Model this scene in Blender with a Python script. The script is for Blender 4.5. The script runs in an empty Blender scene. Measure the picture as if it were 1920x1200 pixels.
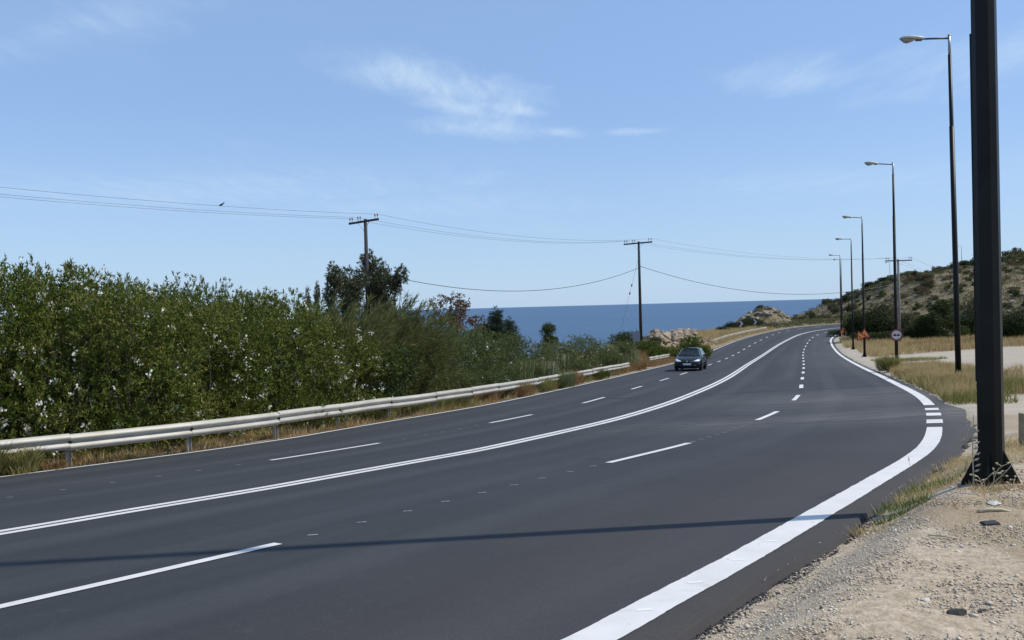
import bpy, math, random
import numpy as np
from mathutils import Vector, Matrix

R = math.radians
rng = np.random.default_rng(7)
random.seed(7)
scene = bpy.context.scene
col = scene.collection

# ------------------------------------------------------------------ camera
CAM_Z = 18.0                      # camera height above the sea
F = 1530.0                        # focal length in photo pixels (1920 wide)
TH = math.atan(0.0267)
PIT = -math.atan(24.1 * math.cos(TH) / F)
cam_d = bpy.data.cameras.new('camera')
cam_d.sensor_width = 36.0
cam_d.lens = 36.0 * F / 1920.0
cam_d.clip_start = 0.1
cam_d.clip_end = 90000.0
cam = bpy.data.objects.new('camera', cam_d)
col.objects.link(cam)
_c, _s, _cp, _sp = math.cos(TH), math.sin(TH), math.cos(PIT), math.sin(PIT)
_up0 = Vector((0, -_sp, _cp)); _ex = Vector((1, 0, 0)); _fw = Vector((0, _cp, _sp))
_r = _ex * _c - _up0 * _s; _u = _ex * _s + _up0 * _c
M = Matrix((_r, _u, -_fw)).transposed().to_4x4()
M.translation = Vector((0, 0, CAM_Z))
cam.matrix_world = M
scene.camera = cam

# ------------------------------------------------------------------ sun + sky
SUN_EL, SUN_AZ = 50.0, 91.6       # azimuth clockwise from +Y
sun_d = bpy.data.lights.new('sun', 'SUN')
sun_d.energy = 4.3
sun_d.angle = R(0.9)
sun_d.color = (1.0, 0.925, 0.80)
sun = bpy.data.objects.new('sun', sun_d)
col.objects.link(sun)
_sd = Vector((math.sin(R(SUN_AZ)) * math.cos(R(SUN_EL)), math.cos(R(SUN_AZ)) * math.cos(R(SUN_EL)), math.sin(R(SUN_EL))))
sun.rotation_euler = _sd.to_track_quat('Z', 'Y').to_euler()

world = bpy.data.worlds.new('World')
scene.world = world
world.use_nodes = True


def build_world():
    nt = world.node_tree
    n, l = nt.nodes, nt.links
    n.clear()
    out = n.new('ShaderNodeOutputWorld')
    bg = n.new('ShaderNodeBackground')
    bg.inputs['Strength'].default_value = 0.12
    l.new(bg.outputs[0], out.inputs[0])
    sky = n.new('ShaderNodeTexSky')
    sky.sky_type = 'NISHITA'
    sky.sun_disc = False
    sky.sun_elevation = R(SUN_EL)
    sky.sun_rotation = R(SUN_AZ)
    sky.altitude = 0.0
    sky.air_density = 1.0
    sky.dust_density = 0.3
    sky.ozone_density = 2.2
    tc = n.new('ShaderNodeTexCoord')
    sep = n.new('ShaderNodeSeparateXYZ')
    l.new(tc.outputs['Generated'], sep.inputs[0])

    def math_(op, a, b=None, c=None):
        m = n.new('ShaderNodeMath'); m.operation = op
        for i, v in enumerate((a, b, c)):
            if v is None: continue
            if isinstance(v, (int, float)): m.inputs[i].default_value = v
            else: l.new(v, m.inputs[i])
        return m.outputs[0]
    X, Y, Z = sep.outputs
    zc = math_('MAXIMUM', Z, 0.03)
    px = math_('DIVIDE', X, zc); py = math_('DIVIDE', Y, zc)
    comb = n.new('ShaderNodeCombineXYZ'); l.new(px, comb.inputs[0]); l.new(py, comb.inputs[1])

    def noise(vec, scale, detail, rough, dist, loc, stretch, rot):
        mp = n.new('ShaderNodeMapping'); mp.vector_type = 'POINT'
        mp.inputs['Location'].default_value = loc
        mp.inputs['Rotation'].default_value = (0, 0, rot)
        mp.inputs['Scale'].default_value = stretch
        l.new(vec, mp.inputs[0])
        t = n.new('ShaderNodeTexNoise')
        t.inputs['Scale'].default_value = scale; t.inputs['Detail'].default_value = detail
        t.inputs['Roughness'].default_value = rough; t.inputs['Distortion'].default_value = dist
        l.new(mp.outputs[0], t.inputs['Vector'])
        return t.outputs[0]

    def ramp(v, a, b):
        m = n.new('ShaderNodeMapRange'); m.interpolation_type = 'SMOOTHSTEP'
        m.inputs['From Min'].default_value = a; m.inputs['From Max'].default_value = b
        l.new(v, m.inputs[0]); return m.outputs[0]
    # cirrus, laid out on a cloud plane overhead (position = direction / elevation)
    streak = noise(comb.outputs[0], 1.5, 9, 0.66, 0.7, (3.1, 1.7, 0), (1.0, 0.36, 1), R(24))
    broad = noise(comb.outputs[0], 0.33, 4, 0.5, 0.3, (1.3, 8.2, 0), (1.0, 0.6, 1), R(10))
    veil = math_('MULTIPLY', ramp(streak, 0.38, 0.75), ramp(broad, 0.46, 0.72))

    def wisp(cx, cy, rx, ry, rot):
        # an elongated patch of cirrus about a point of the cloud plane
        c_, s_ = math.cos(rot), math.sin(rot)
        dx = math_('SUBTRACT', px, cx); dy = math_('SUBTRACT', py, cy)
        a = math_('DIVIDE', math_('ADD', math_('MULTIPLY', dx, c_), math_('MULTIPLY', dy, s_)), rx)
        b = math_('DIVIDE', math_('SUBTRACT', math_('MULTIPLY', dy, c_), math_('MULTIPLY', dx, s_)), ry)
        d = math_('SQRT', math_('ADD', math_('MULTIPLY', a, a), math_('MULTIPLY', b, b)))
        d = math_('ADD', d, math_('MULTIPLY', math_('SUBTRACT', warp, 0.5), 2.1))
        return math_('SUBTRACT', 1.0, ramp(d, -0.05, 1.25))
    warp = noise(comb.outputs[0], 2.6, 9, 0.66, 0.6, (0.4, 0.9, 0), (1.0, 0.5, 1), R(30))
    fine = noise(comb.outputs[0], 6.0, 9, 0.68, 0.8, (0, 0, 0), (1.0, 0.22, 1), R(-52))
    w = math_('MULTIPLY', wisp(-0.28, 3.66, 0.62, 0.30, R(52)), 0.80)
    for (cx, cy, rx, ry, rot, k) in ((-0.10, 4.55, 0.55, 0.30, R(50), 0.60), (-0.24, 4.05, 0.62, 0.20, R(62), 0.62), (-0.02, 4.1, 0.30, 0.14, R(48), 0.70), (0.30, 4.72, 0.24, 0.13, R(40), 0.55), (-0.50, 3.55, 0.40, 0.22, R(62), 0.50), (0.74, 4.75, 0.22, 0.10, 0, 0.42),
                                     (1.32, 3.73, 0.42, 0.34, R(15), 0.42), (-1.45, 2.8, 0.75, 0.22, R(-30), 0.30), (-2.4, 6.6, 2.6, 1.2, 0, 0.30), (-0.9, 8.0, 2.0, 1.4, 0, 0.22),
                                     (2.1, 3.4, 0.6, 0.9, R(20), 0.36), (3.0, 7.0, 1.8, 1.2, 0, 0.22)):
        w = math_('MAXIMUM', w, math_('MULTIPLY', wisp(cx, cy, rx, ry, rot), k))
    w = math_('MULTIPLY', w, math_('ADD', 0.40, math_('MULTIPLY', ramp(fine, 0.3, 0.7), 0.70)))
    cl = math_('MINIMUM', math_('MAXIMUM', w, math_('MULTIPLY', veil, 0.30)), 1.0)
    cl = math_('MULTIPLY', cl, ramp(Z, 0.03, 0.10))
    # soft blue tint of the clear air
    tint = n.new('ShaderNodeMix'); tint.data_type = 'RGBA'; tint.blend_type = 'MULTIPLY'
    tint.inputs[0].default_value = 1.0
    l.new(sky.outputs[0], tint.inputs[6]); tint.inputs[7].default_value = SKY_TINT
    lift = n.new('ShaderNodeMix'); lift.data_type = 'RGBA'
    lift.inputs[0].default_value = SKY_VEIL
    l.new(tint.outputs[2], lift.inputs[6]); lift.inputs[7].default_value = (2.75, 4.3, 6.75, 1)
    low = n.new('ShaderNodeMix'); low.data_type = 'RGBA'
    l.new(math_('MULTIPLY', math_('SUBTRACT', 1.0, ramp(Z, -0.02, 0.26)), 0.55), low.inputs[0]); l.new(lift.outputs[2], low.inputs[6]); low.inputs[7].default_value = (4.3, 5.75, 7.25, 1)
    mix = n.new('ShaderNodeMix'); mix.data_type = 'RGBA'
    l.new(cl, mix.inputs[0]); l.new(low.outputs[2], mix.inputs[6]); mix.inputs[7].default_value = (5.2, 6.5, 8.0, 1)
    l.new(mix.outputs[2], bg.inputs[0])


SKY_TINT = (1.0, 1.13, 1.40, 1)
SKY_VEIL = 0.62
build_world()

scene.view_settings.view_transform = 'Standard'
scene.view_settings.look = 'None'
scene.view_settings.exposure = 0.0
scene.view_settings.gamma = 1.0
scene.view_settings.use_curve_mapping = False
scene.render.engine = 'CYCLES'
scene.cycles.max_bounces = 6
scene.cycles.transparent_max_bounces = 6
scene.cycles.use_denoising = True


# ------------------------------------------------------------------ materials
class NT:
    def __init__(self, name):
        self.m = bpy.data.materials.new(name)
        self.m.use_nodes = True
        self.t = self.m.node_tree
        self.n, self.l = self.t.nodes, self.t.links
        self.b = self.n['Principled BSDF']
        self.out = self.n['Material Output']
        self._tc = None

    def put(self, sock, v):
        if isinstance(v, (int, float)): sock.default_value = v
        elif isinstance(v, tuple): sock.default_value = v if len(v) == len(sock.default_value) else (*v, 1)
        else: self.l.new(v, sock)

    def obj(self):
        if not self._tc: self._tc = self.n.new('ShaderNodeTexCoord')
        return self._tc.outputs['Object']

    def geo(self, what):
        return self.n.new('ShaderNodeNewGeometry').outputs[what]

    def uv(self):
        if not self._tc: self._tc = self.n.new('ShaderNodeTexCoord')
        return self._tc.outputs['UV']

    def mapping(self, v, scale=(1, 1, 1), loc=(0, 0, 0), rot=(0, 0, 0)):
        m = self.n.new('ShaderNodeMapping')
        m.inputs['Scale'].default_value = scale; m.inputs['Location'].default_value = loc; m.inputs['Rotation'].default_value = rot
        self.l.new(v, m.inputs[0]); return m.outputs[0]

    def noise(self, scale, detail=5, rough=0.55, vec=None, dist=0.0):
        t = self.n.new('ShaderNodeTexNoise')
        t.inputs['Scale'].default_value = scale; t.inputs['Detail'].default_value = detail
        t.inputs['Roughness'].default_value = rough; t.inputs['Distortion'].default_value = dist
        self.l.new(vec if vec is not None else self.obj(), t.inputs['Vector']); return t.outputs[0]

    def voro(self, scale, vec=None, out='Distance', feature='F1'):
        t = self.n.new('ShaderNodeTexVoronoi'); t.feature = feature
        t.inputs['Scale'].default_value = scale
        self.l.new(vec if vec is not None else self.obj(), t.inputs['Vector']); return t.outputs[out]

    def ramp(self, v, *stops):
        r = self.n.new('ShaderNodeValToRGB'); e = r.color_ramp.elements
        while len(e) < len(stops): e.new(0.5)
        for el, (p, c) in zip(e, stops): el.position = p; el.color = (*c, 1) if len(c) == 3 else c
        self.l.new(v, r.inputs[0]); return r.outputs[0]

    def range(self, v, a, b, c=0.0, d=1.0, smooth=True):
        m = self.n.new('ShaderNodeMapRange')
        if smooth: m.interpolation_type = 'SMOOTHSTEP'
        for i, x in ((1, a), (2, b), (3, c), (4, d)): m.inputs[i].default_value = x
        self.l.new(v, m.inputs[0]); return m.outputs[0]

    def math(self, op, a, b=None):
        m = self.n.new('ShaderNodeMath'); m.operation = op
        self.put(m.inputs[0], a)
        if b is not None: self.put(m.inputs[1], b)
        return m.outputs[0]

    def mix(self, f, a, b, mode='MIX'):
        m = self.n.new('ShaderNodeMix'); m.data_type = 'RGBA'; m.blend_type = mode
        self.put(m.inputs[0], f); self.put(m.inputs[6], a); self.put(m.inputs[7], b); return m.outputs[2]

    def attr(self, name, out='Fac'):
        a = self.n.new('ShaderNodeAttribute'); a.attribute_name = name; return a.outputs[out]

    def bump(self, h, strength=0.3, dist=0.02):
        b = self.n.new('ShaderNodeBump'); b.inputs['Strength'].default_value = strength; b.inputs['Distance'].default_value = dist
        self.l.new(h, b.inputs['Height']); self.l.new(b.outputs[0], self.b.inputs['Normal'])

    def fin(self, color, rough=0.6, metal=0.0, spec=None):
        self.put(self.b.inputs['Base Color'], color); self.put(self.b.inputs['Roughness'], rough)
        self.put(self.b.inputs['Metallic'], metal)
        if spec is not None: self.b.inputs['Specular IOR Level'].default_value = spec
        return self.m


def plain(name, c, rough=0.6, metal=0.0, var=0.25, scale=3.0, bump=0.0, spec=None):
    k = NT(name)
    nz = k.noise(scale, 6, 0.6)
    d = tuple(x * (1 - var) for x in c); u = tuple(min(1, x * (1 + var)) for x in c)
    cc = k.ramp(nz, (0.3, d), (0.7, u))
    if bump: k.bump(k.noise(scale * 8, 4), bump, 0.01)
    return k.fin(cc, rough, metal, spec)


def leafmat(name, stops, rough=0.6, trans=0.3, spec=0.12):
    """colour varies leaf by leaf and from plant to plant; a little light passes through"""
    k = NT(name)
    rnd = k.geo('Random Per Island')
    oi = k.n.new('ShaderNodeObjectInfo').outputs['Random']
    big = k.noise(0.9, 3)
    f = k.math('ADD', k.math('MULTIPLY', rnd, 0.62), k.math('MULTIPLY', k.math('SUBTRACT', big, 0.5), 0.9))
    f = k.math('ADD', f, k.math('MULTIPLY', oi, 0.30))
    c = k.ramp(f, *stops)
    k.fin(c, rough, 0, spec)
    if trans:
        tr = k.n.new('ShaderNodeBsdfTranslucent'); k.l.new(c, tr.inputs[0])
        mx = k.n.new('ShaderNodeMixShader'); mx.inputs[0].default_value = trans
        k.l.new(k.b.outputs[0], mx.inputs[1]); k.l.new(tr.outputs[0], mx.inputs[2]); k.l.new(mx.outputs[0], k.out.inputs[0])
    return k.m


MAT = {}
MAT['oleander'] = leafmat('oleander_leaf', ((0.0, (0.034, 0.060, 0.010)), (0.35, (0.074, 0.108, 0.017)), (0.65, (0.145, 0.165, 0.032)), (1.0, (0.29, 0.245, 0.095))), trans=0.24)
MAT['grey_shrub'] = leafmat('grey_shrub_leaf', ((0.0, (0.065, 0.090, 0.030)), (0.5, (0.115, 0.145, 0.050)), (1.0, (0.21, 0.22, 0.10))))
MAT['tamarisk'] = leafmat('tamarisk_leaf', ((0.0, (0.095, 0.11, 0.036)), (0.5, (0.165, 0.175, 0.060)), (1.0, (0.25, 0.235, 0.10))), trans=0.35)
MAT['slender'] = leafmat('slender_tree_leaf', ((0.0, (0.052, 0.062, 0.034)), (0.6, (0.098, 0.108, 0.056)), (1.0, (0.17, 0.165, 0.10))))
MAT['russet'] = leafmat('russet_leaf', ((0.0, (0.05, 0.045, 0.02)), (0.5, (0.13, 0.075, 0.032)), (1.0, (0.22, 0.12, 0.05))))
MAT['pine'] = leafmat('pine_needle', ((0.0, (0.028, 0.048, 0.030)), (0.6, (0.050, 0.078, 0.042)), (1.0, (0.09, 0.115, 0.06))), trans=0.2)
MAT['pine_green'] = leafmat('green_pine_needle', ((0.0, (0.035, 0.055, 0.018)), (0.6, (0.065, 0.090, 0.028)), (1.0, (0.12, 0.14, 0.05))), trans=0.2)
MAT['reed'] = leafmat('reed_blade', ((0.0, (0.09, 0.12, 0.05)), (0.5, (0.16, 0.20, 0.09)), (1.0, (0.30, 0.32, 0.19))), trans=0.35)
MAT['lentisk'] = leafmat('dark_shrub_leaf', ((0.0, (0.022, 0.034, 0.012)), (0.6, (0.042, 0.058, 0.020)), (1.0, (0.09, 0.10, 0.045))), trans=0.15)
MAT['garrigue'] = leafmat('hill_shrub_leaf', ((0.0, (0.058, 0.064, 0.030)), (0.45, (0.110, 0.110, 0.052)), (0.8, (0.18, 0.16, 0.082)), (1.0, (0.25, 0.21, 0.115))), trans=0.15)
MAT['brown_shrub'] = leafmat('brown_shrub_leaf', ((0.0, (0.08, 0.06, 0.035)), (0.5, (0.15, 0.115, 0.065)), (1.0, (0.25, 0.19, 0.11))), trans=0.15)
MAT['straw'] = leafmat('straw', ((0.0, (0.30, 0.21, 0.09)), (0.5, (0.50, 0.385, 0.19)), (1.0, (0.68, 0.56, 0.33))), trans=0.35)
MAT['straw_brown'] = leafmat('brown_straw', ((0.0, (0.16, 0.095, 0.042)), (0.5, (0.30, 0.195, 0.09)), (1.0, (0.46, 0.33, 0.16))), trans=0.3)
MAT['weed'] = leafmat('weed', ((0.0, (0.14, 0.14, 0.045)), (0.5, (0.27, 0.255, 0.09)), (1.0, (0.45, 0.39, 0.18))), trans=0.35)
MAT['green_grass'] = leafmat('green_grass', ((0.0, (0.06, 0.10, 0.025)), (0.5, (0.12, 0.17, 0.045)), (1.0, (0.28, 0.30, 0.13))), trans=0.35)
MAT['flower'] = leafmat('white_petal', ((0.0, (0.72, 0.72, 0.62)), (1.0, (0.90, 0.90, 0.84))), trans=0.3)
MAT['bark'] = plain('bark', (0.115, 0.095, 0.072), 0.9, var=0.35, scale=6, bump=0.5)
MAT['grey_bark'] = plain('grey_bark', (0.26, 0.23, 0.19), 0.9, var=0.3, scale=6, bump=0.5)
MAT['wood_pole'] = plain('creosote_pole_wood', (0.034, 0.027, 0.025), 0.85, var=0.3, scale=5, bump=0.3)
MAT['grey_pole'] = plain('weathered_pole_wood', (0.20, 0.18, 0.155), 0.85, var=0.3, scale=5, bump=0.3)
MAT['black_pole'] = plain('black_painted_steel', (0.0085, 0.0095, 0.0085), 0.45, 0.0, 0.5, 2.5, 0.1, 0.2)
MAT['rust_pole'] = plain('rusty_painted_steel', (0.013, 0.009, 0.008), 0.6, 0.0, 0.45, 4.0, 0.1, 0.2)
MAT['grey_steel'] = plain('galvanised_steel', (0.30, 0.31, 0.32), 0.45, 0.5, 0.2, 6)
MAT['lamp_shell'] = plain('lamp_shell', (0.44, 0.44, 0.40), 0.5, 0.0, 0.15, 6)
MAT['lamp_glass'] = plain('lamp_glass', (0.26, 0.25, 0.21), 0.15, 0.0, 0.2, 8)
MAT['dark_metal'] = plain('dark_metal', (0.05, 0.052, 0.055), 0.5, 0.4, 0.2, 6)
MAT['wire'] = plain('wire', (0.07, 0.078, 0.088), 0.5, 0.3, 0.1, 2)
MAT['insulator'] = plain('insulator', (0.10, 0.085, 0.08), 0.3, 0.0, 0.2, 9)
MAT['bird'] = plain('bird_feathers', (0.02, 0.022, 0.03), 0.6, 0.0, 0.3, 30)
MAT['concrete'] = plain('concrete', (0.27, 0.24, 0.19), 0.9, 0.0, 0.3, 9, 0.6)
MAT['red_sign'] = plain('red_sign_border', (0.34, 0.025, 0.03), 0.45, 0, 0.15, 9)
MAT['dark_red_sign'] = plain('dark_red_sign_border', (0.15, 0.014, 0.02), 0.45, 0, 0.15, 9)
MAT['white_sign'] = plain('white_sign_face', (0.50, 0.46, 0.455), 0.4, 0, 0.08, 9)
MAT['orange_sign'] = plain('orange_sign_face', (0.78, 0.33, 0.07), 0.45, 0, 0.1, 9)
MAT['sign_black'] = plain('sign_black', (0.02, 0.02, 0.022), 0.5, 0, 0.1, 9)
MAT['sign_back'] = plain('sign_back', (0.10, 0.13, 0.19), 0.5, 0.2, 0.15, 7)
MAT['white_post'] = plain('white_post', (0.62, 0.62, 0.58), 0.6, 0, 0.15, 9)
MAT['tyre'] = plain('tyre', (0.018, 0.018, 0.018), 0.8)
MAT['rim'] = plain('alloy_rim', (0.42, 0.43, 0.45), 0.3, 0.8)
MAT['paint'] = plain('car_paint', (0.010, 0.0145, 0.0135), 0.22, 0.1, 0.05)
MAT['car_glass'] = plain('car_glass', (0.022, 0.032, 0.036), 0.04, 0.0, 0.05)
MAT['plastic'] = plain('black_plastic', (0.008, 0.008, 0.009), 0.5)
MAT['headlight'] = plain('headlight_glass', (0.80, 0.84, 0.86), 0.10, 0.25, 0.08, 14)
MAT['plate'] = plain('plate_white', (0.78, 0.78, 0.78), 0.4, 0, 0.06, 20)
MAT['chrome'] = plain('chrome', (0.75, 0.76, 0.78), 0.12, 1.0, 0.05)
MAT['stone_white'] = plain('pale_stone', (0.55, 0.51, 0.45), 0.85, 0, 0.2, 12, 0.4)
MAT['stone_dark'] = plain('dark_stone', (0.055, 0.05, 0.045), 0.85, 0, 0.3, 12, 0.4)
MAT['plastic_white'] = plain('white_scrap', (0.50, 0.49, 0.46), 0.6, 0, 0.12, 9)
MAT['dry_stem'] = plain('dry_stem', (0.46, 0.40, 0.27), 0.8, 0, 0.3, 30)
MAT['stake'] = plain('weathered_wood', (0.30, 0.235, 0.13), 0.85, 0, 0.25, 9, 0.3)


def rock_mat(name, a, b, c):
    k = NT(name)
    nz = k.noise(1.6, 8, 0.65); cr = k.voro(3.5)
    base = k.ramp(nz, (0.28, a), (0.5, b), (0.75, c))
    base = k.mix(k.range(cr, 0.0, 0.10, 0.35, 0.0), base, (0.10, 0.085, 0.06))
    oi = k.n.new('ShaderNodeObjectInfo').outputs['Random']
    base = k.mix(1.0, base, k.ramp(oi, (0, (0.72, 0.70, 0.68)), (1, (1.15, 1.12, 1.08))), 'MULTIPLY')
    k.bump(k.noise(7, 8, 0.7), 0.8, 0.08)
    return k.fin(base, 0.92)


MAT['rock'] = rock_mat('limestone', (0.21, 0.165, 0.115), (0.33, 0.27, 0.20), (0.47, 0.41, 0.33))
MAT['hill_rock'] = rock_mat('hill_rock', (0.20, 0.17, 0.13), (0.32, 0.28, 0.22), (0.46, 0.42, 0.35))


def guard_mat():
    k = NT('guard_rail_zinc')
    nz = k.noise(1.3, 6, 0.6, k.mapping(k.obj(), (1, 1, 3)))
    st = k.noise(11, 6, 0.7)
    c = k.ramp(nz, (0.3, (0.32, 0.305, 0.265)), (0.7, (0.45, 0.435, 0.39)))
    c = k.mix(k.range(st, 0.62, 0.80, 0, 0.55), c, (0.26, 0.15, 0.09))
    gr = k.noise(3.0, 7, 0.7, k.mapping(k.obj(), (1, 1, 5))); c = k.mix(k.range(gr, 0.5, 0.72, 0, 0.5), c, (0.24, 0.225, 0.19))
    return k.fin(c, 0.55, 0.15)


MAT['guard'] = guard_mat()


def road_mat():
    k = NT('asphalt')
    uv = k.uv()                       # u = metres across, v = metres along
    long1 = k.noise(1.0, 4, 0.5, k.mapping(uv, (0.9, 0.035, 1)))
    long2 = k.noise(1.0, 5, 0.6, k.mapping(uv, (3.2, 0.10, 1), (4, 7, 0)))
    patch = k.noise(0.35, 5, 0.6)
    grit = k.noise(150, 3, 0.7)
    grit2 = k.noise(38, 4, 0.7)
    f = k.math('ADD', k.math('MULTIPLY', long1, 0.42), k.math('MULTIPLY', long2, 0.26))
    f = k.math('ADD', f, k.math('MULTIPLY', patch, 0.30))
    c = k.ramp(f, (0.32, (0.018, 0.0215, 0.025)), (0.50, (0.029, 0.034, 0.039)), (0.68, (0.047, 0.052, 0.058)))
    sep = k.n.new('ShaderNodeSeparateXYZ'); k.l.new(uv, sep.inputs[0])
    lane = k.math('FRACT', k.math('DIVIDE', k.math('SUBTRACT', sep.outputs[0], 0.24), 3.5))
    wt = k.math('COSINE', k.math('MULTIPLY', k.math('SUBTRACT', lane, 0.25), 4 * math.pi))       # two wheel paths in each lane
    wob = k.noise(0.5, 3, 0.5, k.mapping(uv, (1, 0.08, 1), (9, 2, 0)))
    c = k.mix(k.math('MULTIPLY', k.range(wt, 0.1, 1.0), k.range(wob, 0.32, 0.66, 0.05, 0.50)), c, (0.062, 0.066, 0.072))
    scuff = k.noise(1.0, 7, 0.7, k.mapping(uv, (14, 0.35, 1), (2, 5, 0)))
    c = k.mix(k.range(scuff, 0.58, 0.76, 0, 0.42), c, (0.085, 0.087, 0.090))
    mot = k.noise(9.0, 6, 0.75); c = k.mix(k.range(mot, 0.54, 0.70, 0, 0.30), c, (0.075, 0.079, 0.085)); c = k.mix(k.range(mot, 0.30, 0.45, 0.35, 0), c, (0.017, 0.019, 0.022))
    c = k.mix(k.range(scuff, 0.24, 0.38, 0.40, 0), c, (0.014, 0.016, 0.018))
    seam = k.math('ABSOLUTE', k.math('SUBTRACT', sep.outputs[0], k.math('ADD', 7.42, k.math('MULTIPLY', k.noise(0.3, 2), 0.06))))
    c = k.mix(k.range(seam, 0.0, 0.035, 0.55, 0.0), c, (0.015, 0.016, 0.018))
    # brownish dust blown off the shoulder, near the right-hand edge
    edge = k.attr('edge_dust')
    c = k.mix(k.math('MULTIPLY', k.range(k.math('ADD', edge, k.math('MULTIPLY', patch, 0.5)), 0.66, 1.3), 0.45), c, (0.066, 0.054, 0.052))
    # pale dust dragged in by wheels turning out of the lot
    tr = k.attr('track_dust')
    sm = k.noise(2.2, 5, 0.6, k.mapping(k.obj(), (0.25, 2.6, 1), rot=(0, 0, R(-10))))
    c = k.mix(k.math('MULTIPLY', tr, k.range(sm, 0.34, 0.72, 0.10, 0.75)), c, (0.19, 0.18, 0.165))
    c = k.mix(k.range(grit, 0.40, 0.72, 0.0, 0.30), c, (0.11, 0.112, 0.116))
    c = k.mix(k.range(grit2, 0.30, 0.55, 0.30, 0.0), c, (0.026, 0.028, 0.031))
    oil = k.noise(1.7, 5, 0.6, k.mapping(uv, (1.2, 0.35, 1), (3, 11, 0))); c = k.mix(k.range(oil, 0.62, 0.74, 0, 0.40), c, (0.016, 0.017, 0.019))
    k.bump(grit, 0.6, 0.008)
    return k.fin(c, 0.85, 0, 0.25)


MAT['asphalt'] = road_mat()


def line_mat():
    k = NT('road_paint')
    w = k.noise(60, 5, 0.7); w2 = k.noise(7, 6, 0.65)
    c = k.ramp(k.noise(3, 5), (0.3, (0.59, 0.58, 0.56)), (0.7, (0.67, 0.66, 0.64)))
    c = k.mix(k.range(w, 0.30, 0.40, 0.55, 0.0), c, (0.30, 0.30, 0.31))
    c = k.mix(k.range(w2, 0.56, 0.78, 0, 0.45), c, (0.40, 0.39, 0.37))
    vo = k.voro(9.0); c = k.mix(k.range(vo, 0.05, 0.085, 0.85, 0.0), c, (0.05, 0.05, 0.05))
    dirt = k.noise(1.2, 7, 0.7); c = k.mix(k.range(dirt, 0.5, 0.75, 0, 0.30), c, (0.34, 0.325, 0.30))
    return k.fin(c, 0.6)


MAT['line'] = line_mat()


def worn_line_mat():
    k = NT('thin_road_paint')
    w = k.noise(24, 5, 0.7)
    c = k.ramp(w, (0.36, (0.12, 0.125, 0.135)), (0.60, (0.32, 0.33, 0.34)))
    return k.fin(c, 0.65)


MAT['worn_line'] = worn_line_mat()
MAT['fresh_line'] = plain('fresh_road_paint', (0.72, 0.72, 0.71), 0.6, 0, 0.06, 30)


def ground_mat():
    k = NT('ground_soil')
    o = k.obj()
    big = k.noise(0.09, 6, 0.6, o); mid = k.noise(0.7, 7, 0.65, o); fine = k.noise(16, 6, 0.7, o); sp = k.voro(42, o)
    gravel = k.ramp(fine, (0.30, (0.235, 0.185, 0.128)), (0.5, (0.385, 0.315, 0.228)), (0.72, (0.55, 0.465, 0.355)))
    gravel = k.mix(k.range(sp, 0.0, 0.22, 0.45, 0.0), gravel, (0.16, 0.13, 0.10))
    sandy = k.ramp(mid, (0.3, (0.41, 0.34, 0.25)), (0.7, (0.49, 0.415, 0.315)))
    gravel = k.mix(k.range(mid, 0.50, 0.66, 0, 0.55), gravel, sandy)
    spk = k.noise(55, 4, 0.75, o); gravel = k.mix(k.range(spk, 0.30, 0.46, 0.7, 0.0), gravel, (0.13, 0.105, 0.08)); gravel = k.mix(k.range(spk, 0.58, 0.72, 0, 0.6), gravel, (0.66, 0.60, 0.51))
    lot = k.ramp(k.noise(1.3, 7, 0.65, k.mapping(o, (0.5, 1.6, 1))), (0.3, (0.32, 0.275, 0.215)), (0.7, (0.43, 0.38, 0.31)))
    hill = k.ramp(mid, (0.25, (0.075, 0.070, 0.044)), (0.45, (0.120, 0.108, 0.072)), (0.62, (0.17, 0.150, 0.108)), (0.8, (0.25, 0.225, 0.18)))
    hill = k.mix(k.range(big, 0.50, 0.66, 0, 0.6), hill, (0.15, 0.145, 0.075))
    verge = k.ramp(mid, (0.25, (0.16, 0.115, 0.065)), (0.5, (0.27, 0.205, 0.125)), (0.75, (0.38, 0.31, 0.21)))
    c = k.mix(k.attr('zone_lot'), gravel, lot)
    c = k.mix(k.attr('zone_hill'), c, hill)
    c = k.mix(k.attr('zone_verge'), c, verge)
    k.bump(k.math('ADD', k.math('MULTIPLY', fine, 0.7), k.math('MULTIPLY', sp, 0.25)), 0.7, 0.02)
    return k.fin(c, 0.95, 0, 0.2)


MAT['ground'] = ground_mat()


def sea_mat():
    k = NT('sea_water')
    o = k.obj()
    a = k.noise(0.06, 8, 0.6, k.mapping(o, (0.5, 1.6, 1))); b = k.noise(0.35, 6, 0.65, k.mapping(o, (0.6, 1.5, 1)))
    big = k.noise(0.0035, 6, 0.6, k.mapping(o, (0.3, 1.6, 1)))
    c = k.ramp(big, (0.3, (0.038, 0.086, 0.165)), (0.7, (0.056, 0.115, 0.205)))
    rip = k.noise(0.03, 8, 0.7, k.mapping(o, (0.35, 1.8, 1))); c = k.mix(k.range(rip, 0.52, 0.70, 0, 0.35), c, (0.085, 0.150, 0.235)); c = k.mix(k.range(rip, 0.28, 0.44, 0.35, 0), c, (0.028, 0.066, 0.135))
    k.bump(k.math('ADD', k.math('MULTIPLY', a, 2.0), b), 1.0, 0.9)
    return k.fin(c, 0.45, 0, 0.30)


MAT['sea'] = sea_mat()


# ------------------------------------------------------------------ mesh helpers
def tag(o, label=None, cat=None, group=None, kind=None):
    if label: o['label'] = label
    if cat: o['category'] = cat
    if group: o['group'] = group
    if kind: o['kind'] = kind
    return o


def empty(name, loc=(0, 0, 0), rz=0.0):
    o = bpy.data.objects.new(name, None)
    o.empty_display_size = 0.2
    col.objects.link(o); o.location = loc; o.rotation_euler = (0, 0, rz)
    return o


def link(name, me, parent=None, loc=None):
    o = bpy.data.objects.new(name, me); col.objects.link(o)
    if parent: o.parent = parent
    if loc is not None: o.location = loc
    return o


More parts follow.
